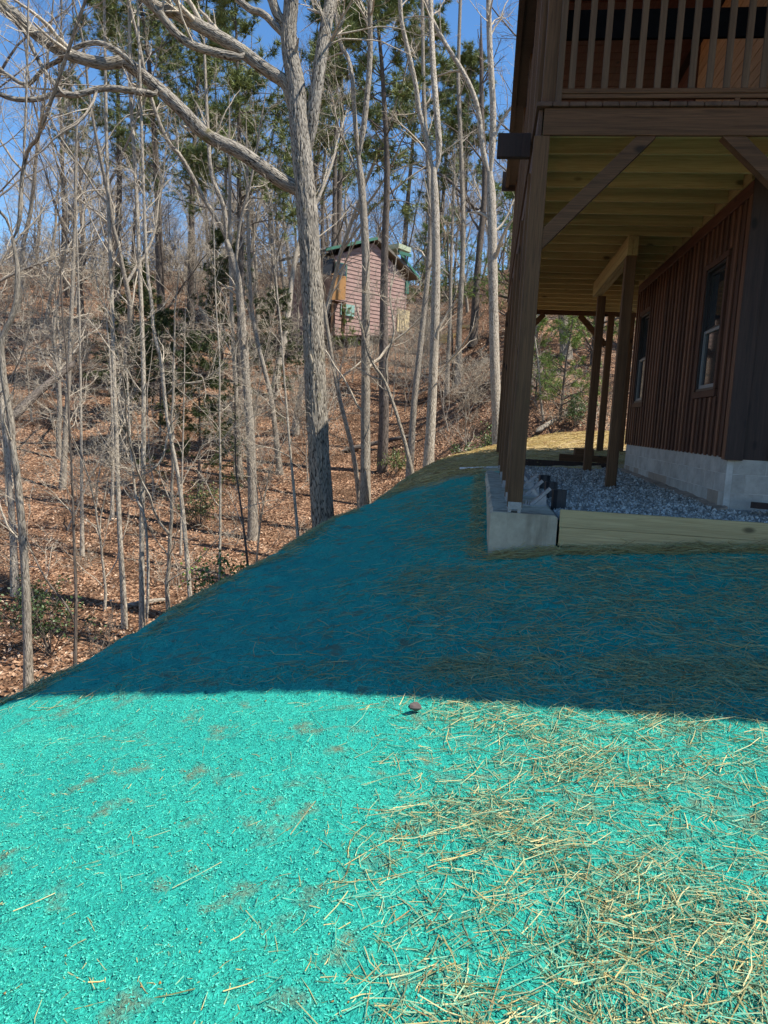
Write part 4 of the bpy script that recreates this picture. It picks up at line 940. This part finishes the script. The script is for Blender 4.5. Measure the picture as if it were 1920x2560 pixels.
# gravel stones
r = np.random.default_rng(91); n = 9000
gy_ = 7.27 + 7.7*r.random(n)**1.4; gxx = .74 + 1.86*r.random(n); k = (gy_ < 8.5) & (r.random(n) < .6); gxx = np.where(k, .74+4.2*r.random(n), gxx)
ok = ~((gxx > WX-.03) & (gy_ > WY-.04)); gxx, gy_ = gxx[ok], gy_[ok]; n = len(gxx)
oc = np.array([(1,0,0),(-1,0,0),(0,1,0),(0,-1,0),(0,0,1),(0,0,-1)], float); of = np.array([(0,2,4),(2,1,4),(1,3,4),(3,0,4),(2,0,5),(1,2,5),(3,1,5),(0,3,5)])
def scatter_oct(C, S, r, jit=.35):
    n = len(C); V = oc[None]*S[:, None, :]*(1+jit*r.normal(0, 1, (n, 6, 1))); a = r.random(n)*6.28; ca, sa = np.cos(a)[:, None], np.sin(a)[:, None]
    b = r.normal(0, .6, n); cb, sb = np.cos(b)[:, None], np.sin(b)[:, None]
    y_, z_ = V[..., 1]*cb-V[..., 2]*sb, V[..., 1]*sb+V[..., 2]*cb; x_ = V[..., 0]
    V = np.stack([x_*ca-y_*sa, x_*sa+y_*ca, z_], -1) + C[:, None]
    return V.reshape(-1, 3), (of[None]+6*np.arange(n)[:, None, None]).reshape(-1, 3)
S = (.010+.014*r.random((n, 3))); C = np.column_stack([gxx, gy_, bed_z(gxx, gy_)+.008])
V, T = scatter_oct(C, S, r); gcol = np.array((.19, .175, .15))+np.array((.44, .41, .37))*r.random((n, 1))**1.6
obj('gravel', mesh_np('gravel', V, tris=T, col=np.repeat(gcol, 6, 0), mats=[STONE]), label='grey crushed stone gravel spread under the deck', cat='gravel', kind='stuff')
# small stone on the lawn
p = atD(1035, 1802, 3.95); x, y = p[0], p[1]
ico = bpy.data.meshes.new('stone'); import bmesh as _bm
b = _bm.new(); _bm.ops.create_icosphere(b, subdivisions=2, radius=.034)
for v in b.verts: v.co = v.co*(1+.12*math.sin(v.co.x*90+v.co.y*70)+.08*math.cos(v.co.z*120)); v.co.z *= .75; v.co.y *= .8
b.to_mesh(ico); b.free(); ico.materials.append(plain('brown_stone', (.13, .10, .09), .85, .2, var=.4)); o = obj('stone', ico, label='small dark stone lying on the straw at the shadow line', cat='stone'); o.location = (x, y, gz(x, y)+.035)

# ------------------------------------------------------------------ hillside cabin
DC = 46.
cp_ = lambda px, py, dd=0.: atD(px, py, DC+dd)
U_ = nrm(np.array([cp_(1018, 740)[0]-cp_(840, 740)[0], cp_(1018, 740)[1]-cp_(840, 740)[1], 0.])); _c, _s = math.cos(.72), math.sin(.72); U_ = np.array([U_[0]*_c-U_[1]*_s, U_[0]*_s+U_[1]*_c, 0.]); V_ = np.array([-U_[1], U_[0], 0.])  # across, away
c0 = cp_(840, 800); 
def loc2(px, py):                 # pixel on the gable plane -> (u, z)
    d = ray(px, py); n_ = V_; k = ((c0-EYE)@n_)/(d@n_); p = EYE+d*k; return (p-c0)@U_, p[2]
def wp(u, z, v=0.): return np.array([c0[0], c0[1], 0])+U_*u+V_*v+np.array([0, 0, z])
PINK = wood('faded_red_siding', (.27, .165, .135), (.42, .285, .245), 'X', .8, False); GREEN = plain('green_trim', (.05, .16, .11), .7)
cabin = empty('hillside_cabin', wp(1.5, loc2(900, 805)[1]), 'faded red lap sided cabin with green roof edges up on the hillside', 'cabin')
poly = [loc2(*p) for p in ((838,838),(838,640),(905,616),(935,607),(968,640),(1016,702),(1016,838))]
pu = np.array([p[0] for p in poly]); pz = np.array([p[1] for p in poly])
MB().prism([wp(u, z, .05) for u, z in poly], V_*5).build('wall', PINK, cabin)
zb, ztop = pz.min(), pz.max(); h_ = .24; z = zb
def span(zz):
    xs = []
    for i in range(len(poly)):
        (u0, z0), (u1, z1) = poly[i], poly[(i+1) % len(poly)]
        if (z0-zz)*(z1-zz) < 0: xs.append(u0+(u1-u0)*(zz-z0)/(z1-z0))
    return (min(xs), max(xs)) if len(xs) > 1 else None
while z < ztop-.05:
    s1, s2 = span(z+.01), span(min(z+h_, ztop-.02))
    if s1 and s2:
        a0, a1 = wp(s1[0], z, .0), wp(s1[1], z, .0); b0, b1 = wp(s2[0], z+h_-.01, .03), wp(s2[1], z+h_-.01, .03)
        MB().prism([a0, a1, b1, b0], V_*.03).build('siding_board', PINK, cabin)
    z += h_
def roofslab(pa, pb, ov0, th=.18, mat=None, nm='roof_slope', dz=.0):
    (u0, z0), (u1, z1) = loc2(*pa), loc2(*pb)
    MB().prism([wp(u0, z0+dz, -ov0), wp(u1, z1+dz, -ov0), wp(u1, z1+dz+th, -ov0), wp(u0, z0+dz+th, -ov0)], V_*(5+ov0)).build(nm, mat or plain('cabin_shingle', (.17, .15, .12), .9), cabin)
roofslab((812,630), (936,600), .3); roofslab((936,600), (1040,700), .3)
for pa, pb in (((806,628), (936,600)), ((985,628), (1042,703))):
    (u0, z0), (u1, z1) = loc2(*pa), loc2(*pb); MB().prism([wp(u0, z0-.02, -.36), wp(u1, z1-.02, -.36), wp(u1, z1+.15, -.36), wp(u0, z0+.15, -.36)], V_*.05).build('fascia', GREEN, cabin)
roofslab((984,622), (1014,634), .5, .3, plain('pale_green_roof', (.42, .47, .32), .7), 'dormer_roof'); (u0, z0), (u1, z1) = loc2(984,633), loc2(1014,642); MB().prism([wp(u0, z0-.1, -.55), wp(u1, z1-.1, -.55), wp(u1, z1+.1, -.55), wp(u0, z0+.1, -.55)], V_*.05).build('fascia', GREEN, cabin)
def rect(pa, pb, v0, v1, mat, nm, par=None):
    (u0, z1), (u1, z0) = loc2(*pa), loc2(*pb); return MB().prism([wp(u0, z0, v0), wp(u1, z0, v0), wp(u1, z1, v0), wp(u0, z1, v0)], V_*(v1-v0)).build(nm, mat, par or cabin)
wn = rect((838,654), (865,702), -.07, .03, GREEN, 'window'); rect((841,657), (862,699), -.09, -.071, GLASS, 'pane', wn)
rect((852,758), (884,792), -.06, .03, plain('pale_green_panel', (.25, .42, .36), .7), 'panel')
rect((994,772), (1020,834), -.07, .03, plain('pale_door', (.62, .5, .28), .7), 'door')
for pa, pb in (((1014,702), (1020,735)),): rect(pa, pb, -.06, .0, GREEN, 'trim')
rect((812,640), (837,690), .1, .2, BLACKTRIM, 'porch_wall'); rect((812,690), (837,830), .1, .2, SIDING_DK, 'porch_wall')
pd = rect((812,752), (846,758), -.7, .09, STAIN_X, 'balcony'); OR = wood('orange_wood', (.30, .15, .05), (.45, .24, .09), 'Z')
rect((812,690), (846,694), -.7, -.64, OR, 'rail', pd)
for i in range(9): u = 813+i*3.9; rect((u, 694), (u+1.6, 752), -.69, -.65, OR, 'baluster', pd)
rect((813,758), (817,834), -.68, -.6, STAIN_Z, 'porch_post'); rect((840,758), (845,834), -.68, -.6, STAIN_Z, 'porch_post')
# lumber piles beside the cabin
LUM = wood('fresh_lumber', (.5, .36, .14), (.68, .52, .24), 'X')
for (pa, pb, lab) in (((1094,790),(1140,812),'stack of yellow boards on the bank behind the pale forked tree'), ((1150,795),(1215,802),'low pile of grey boards next to the yellow board stack'), ((1020,776),(1060,782),'long yellow boards lying by the cabin door'), ((1120,776),(1180,783),'long yellow boards above the grey board pile')):
    DL = hit((pa[0]+pb[0])/2, pb[1]+16) or 44.; DL = min(DL, 47.); a = atD(pa[0], pb[1], DL); w = (pb[0]-pa[0])/FPX*DL; g = gz(a[0]+w/2, a[1]); h = (pb[1]-pa[1])/FPX*DL; z0 = g-.02
    o = empty('lumber_pile', (a[0]+w/2, a[1], z0), lab, 'lumber', None); nl = max(1, int(round(h/.14)))
    if z0 > g+.1:
        for fx in (.12, .88): MB().box(a[0]+w*fx-.05, a[0]+w*fx+.05, a[1]+.05, a[1]+.7, g-.2, z0).build('bearer', STAIN_X, o)
    for k in range(nl):
        for j in range(3): MB().box(a[0]+rng.normal(0, .08), a[0]+w+rng.normal(0, .08), a[1]+j*.25, a[1]+j*.25+.22, z0+k*h/nl+.004, z0+(k+1)*h/nl-.006).build('board', LUM if 'yellow' in lab else STAIN_X if 'grey' not in lab else plain('grey_board', (.4, .38, .34), .8), o)

# ------------------------------------------------------------------ straw and mulch on the lawn
r = np.random.default_rng(95)
def surf(x, y): return ground_z(x, y)[0] + lumps(x, y)
TAN = np.array((.46, .345, .13)); PALE = np.array((.58, .47, .22)); BRN = np.array((.30, .17, .06)); GRN = np.array((.08, .36, .25)); DGR = np.array((.05, .20, .13))
def straws(x, y, L, rad, lift, tilt, gfrac, r, dirb=None, K=3):
    n = len(x); a = r.random(n)*math.pi*2 if dirb is None else dirb+r.normal(0, .5, n)
    d = np.column_stack([np.cos(a), np.sin(a)]); s = np.linspace(-.5, .5, K); bend = r.normal(0, .16, n)
    px_ = x[:, None]+(d[:, :1]*s-d[:, 1:]*bend[:, None]*(s*s-.1)*1.2)*L[:, None]; py_ = y[:, None]+(d[:, 1:]*s+d[:, :1]*bend[:, None]*(s*s-.1)*1.2)*L[:, None]
    zc = surf(px_.ravel(), py_.ravel()).reshape(n, K); line = zc.mean(1)[:, None]+((zc[:, -1]-zc[:, 0])[:, None]*s)
    z = np.maximum(.55*line+.45*zc, zc-.004) + lift[:, None] + (s*tilt[:, None])*L[:, None]
    P = np.stack([px_, py_, z], -1); R = rad[:, None]*np.linspace(1, .75, K)[None]
    V, q, _ = tubes(P, R, 3)
    g = r.random(n) < gfrac; base = np.where(r.random((n, 1)) < .6, TAN, np.where(r.random((n, 1)) < .6, PALE, BRN)); gr = np.where(r.random((n, 1)) < .6, GRN, DGR)
    f = (np.clip(np.where(g[:, None], .75, .12)+r.normal(0, .33, (n, K)), 0, 1)*min(1., gfrac*8))[..., None]
    c = base[:, None]*(1-f)+gr[:, None]*f
    return V, q, np.repeat(c.reshape(-1, 3), 3, 0)
def cover(x, y):                 # how much straw lies where
    e = x + .32 + .12*(y-2.5) + .9*fbm(x*.9+5, y*.9, 3)
    c = sstep(-.35, .55, e)
    c = c*(.34+.72*sstep(-.14, .15, fbm(x*1.8, y*1.8+3, 4)))
    c = np.where(y > 4.2, np.maximum(c, (.06+.10*sstep(-1.8, -.4, x))+.5*sstep(.02, .2, fbm(x*.9, y*1.4, 3))*sstep(-2.4, -.2, x)), c)
    return np.clip(c + .022, 0, 1)
def field(n, x0, x1, y0, y1, r, pw=1.):
    x = x0+(x1-x0)*r.random(n); y = y0+(y1-y0)*r.random(n)**pw
    k = r.random(n) < cover(x, y); return x[k], y[k]
parts_ = []
x, y = field(88000, -2.3, 3.4, .9, 4.6, r, 1.2); n = len(x)
parts_.append(straws(x, y, .03+.12*r.random(n)**1.8, .0009+.0013*r.random(n)**1.4, .001+.03*r.random(n)**1.4*cover(x, y), r.normal(0, .07, n), .68, r))
x, y = field(2600, -.9, 3.0, 1.2, 4.6, r); n = len(x)
parts_.append(straws(x, y, .12+.16*r.random(n), .0012+.0011*r.random(n), .008+.010*r.random(n), r.normal(0, .04, n), .25, r))
for FAR in (0, 1):
  x, y = field(17000 if FAR else 21000, -3.0, 4.5, 6.8 if FAR else 4.2, 12.5 if FAR else 6.8, r, 1.15); k = (crest_sd(x, y)[0] < .3) & ~in_bed(x, y) & ~((x > -.05) & (x < .8) & (y > 7.15)); x, y = x[k], y[k]; n = len(x)
  parts_.append(straws(x, y, .06+.19*r.random(n)**1.5, .0011+.0013*r.random(n), .003+.012*r.random(n), r.normal(0, .05, n), .6, r, K=2 if FAR else 3))
n = 2200; x = .1+4.6*r.random(n); y = 7.17-.16*r.random(n)**1.5-.03*(x < .75); parts_.append(straws(x, y, .10+.22*r.random(n), .0015+.0012*r.random(n), .012+.05*r.random(n)**2, r.normal(0, .22, n), .06, r, np.zeros(n)))
n = 1100; y = 7.2+6.8*r.random(n); x = .05-.16*r.random(n)-.01*(y-7.2); parts_.append(straws(x, y, .10+.18*r.random(n), .0015+.0012*r.random(n), .01+.03*r.random(n)**2, r.normal(0, .15, n), .3, r, np.full(n, 1.57)))
n = 15000; y = 12.8+12*r.random(n)**1.1; x = -1.6+6*r.random(n); k = (crest_sd(x, y)[0] < .6) & ~((x > -.08) & (x < .75) & (y < 14.4)) & ~((x > .6) & (y < 15.2)) & (y > 14.0-.9*r.random(n)); x, y = x[k], y[k]; n = len(x)
parts_.append(straws(x, y, .14+.25*r.random(n), .0025+.0025*r.random(n), .01+.05*r.random(n), r.normal(0, .12, n), .0, r, K=2))
n = 9000; y = 4.6+17*r.random(n)**1.2; x = np.interp(y, CREST[:, 1], CREST[:, 0])+r.normal(.05, .16, n); k = fbm(x*2, y*1.3, 3) > -.02; x, y = x[k], y[k]; n = len(x)
parts_.append(straws(x, y, .06+.16*r.random(n), .0014+.0018*r.random(n), .005+.03*r.random(n)**2, r.normal(0, .2, n), .45, r))
Vs, Qs, Cs, off = [], [], [], 0
for V, q, c in parts_: Vs.append(V); Qs.append(q+off); Cs.append(c); off += len(V)
obj('straw', mesh_np('straw', np.concatenate(Vs), np.concatenate(Qs), col=np.concatenate(Cs), mats=[STRAW]), label='loose tan straw stalks strewn over the green sprayed ground', cat='straw', kind='stuff')
# crumbs of sprayed mulch
n = 42000; x = -2.6+5.4*r.random(n); y = .9+3.6*r.random(n)**1.35
S = np.column_stack([.002+.0042*r.random(n), .002+.0032*r.random(n), .0015+.0025*r.random(n)])
V, T = scatter_oct(np.column_stack([x, y, surf(x, y)+.002]), S, r, .25); c = np.array((.04, .34, .26))+np.array((.07, .26, .18))*r.random((n, 1)); c = np.where(r.random((n, 1)) < .008, BRN, c)
obj('mulch_crumbs', mesh_np('mulch_crumbs', V, tris=T, col=np.repeat(c, 6, 0), mats=[MULCH], smooth=True), label='clumpy turquoise sprayed mulch over the sunlit ground', cat='mulch', kind='stuff')
n = 30000; x = -2.8+5.8*r.random(n); y = .9+3.6*r.random(n)**1.3; a = r.random(n)*6.28; L = (.006+.014*r.random(n))[:, None]
d = np.column_stack([np.cos(a), np.sin(a), r.normal(.15, .35, n)])*L; c0_ = np.column_stack([x, y, surf(x, y)+.003]); P = np.stack([c0_-d*.5, c0_+d*.5], 1)
V, q, _ = tubes(P, (.0006+.0008*r.random(n))[:, None]*np.ones((1, 2)), 3); c = np.array((.04, .40, .30))+np.array((.06, .20, .15))*r.random((n, 1)); c = np.where(r.random((n, 1)) < .05, TAN, c)
obj('mulch_fibres', mesh_np('mulch_fibres', V, q, col=np.repeat(c, 6, 0), mats=[MULCH]), label='fuzzy turquoise mulch fibres felted over the sunlit ground', cat='mulch', kind='stuff')
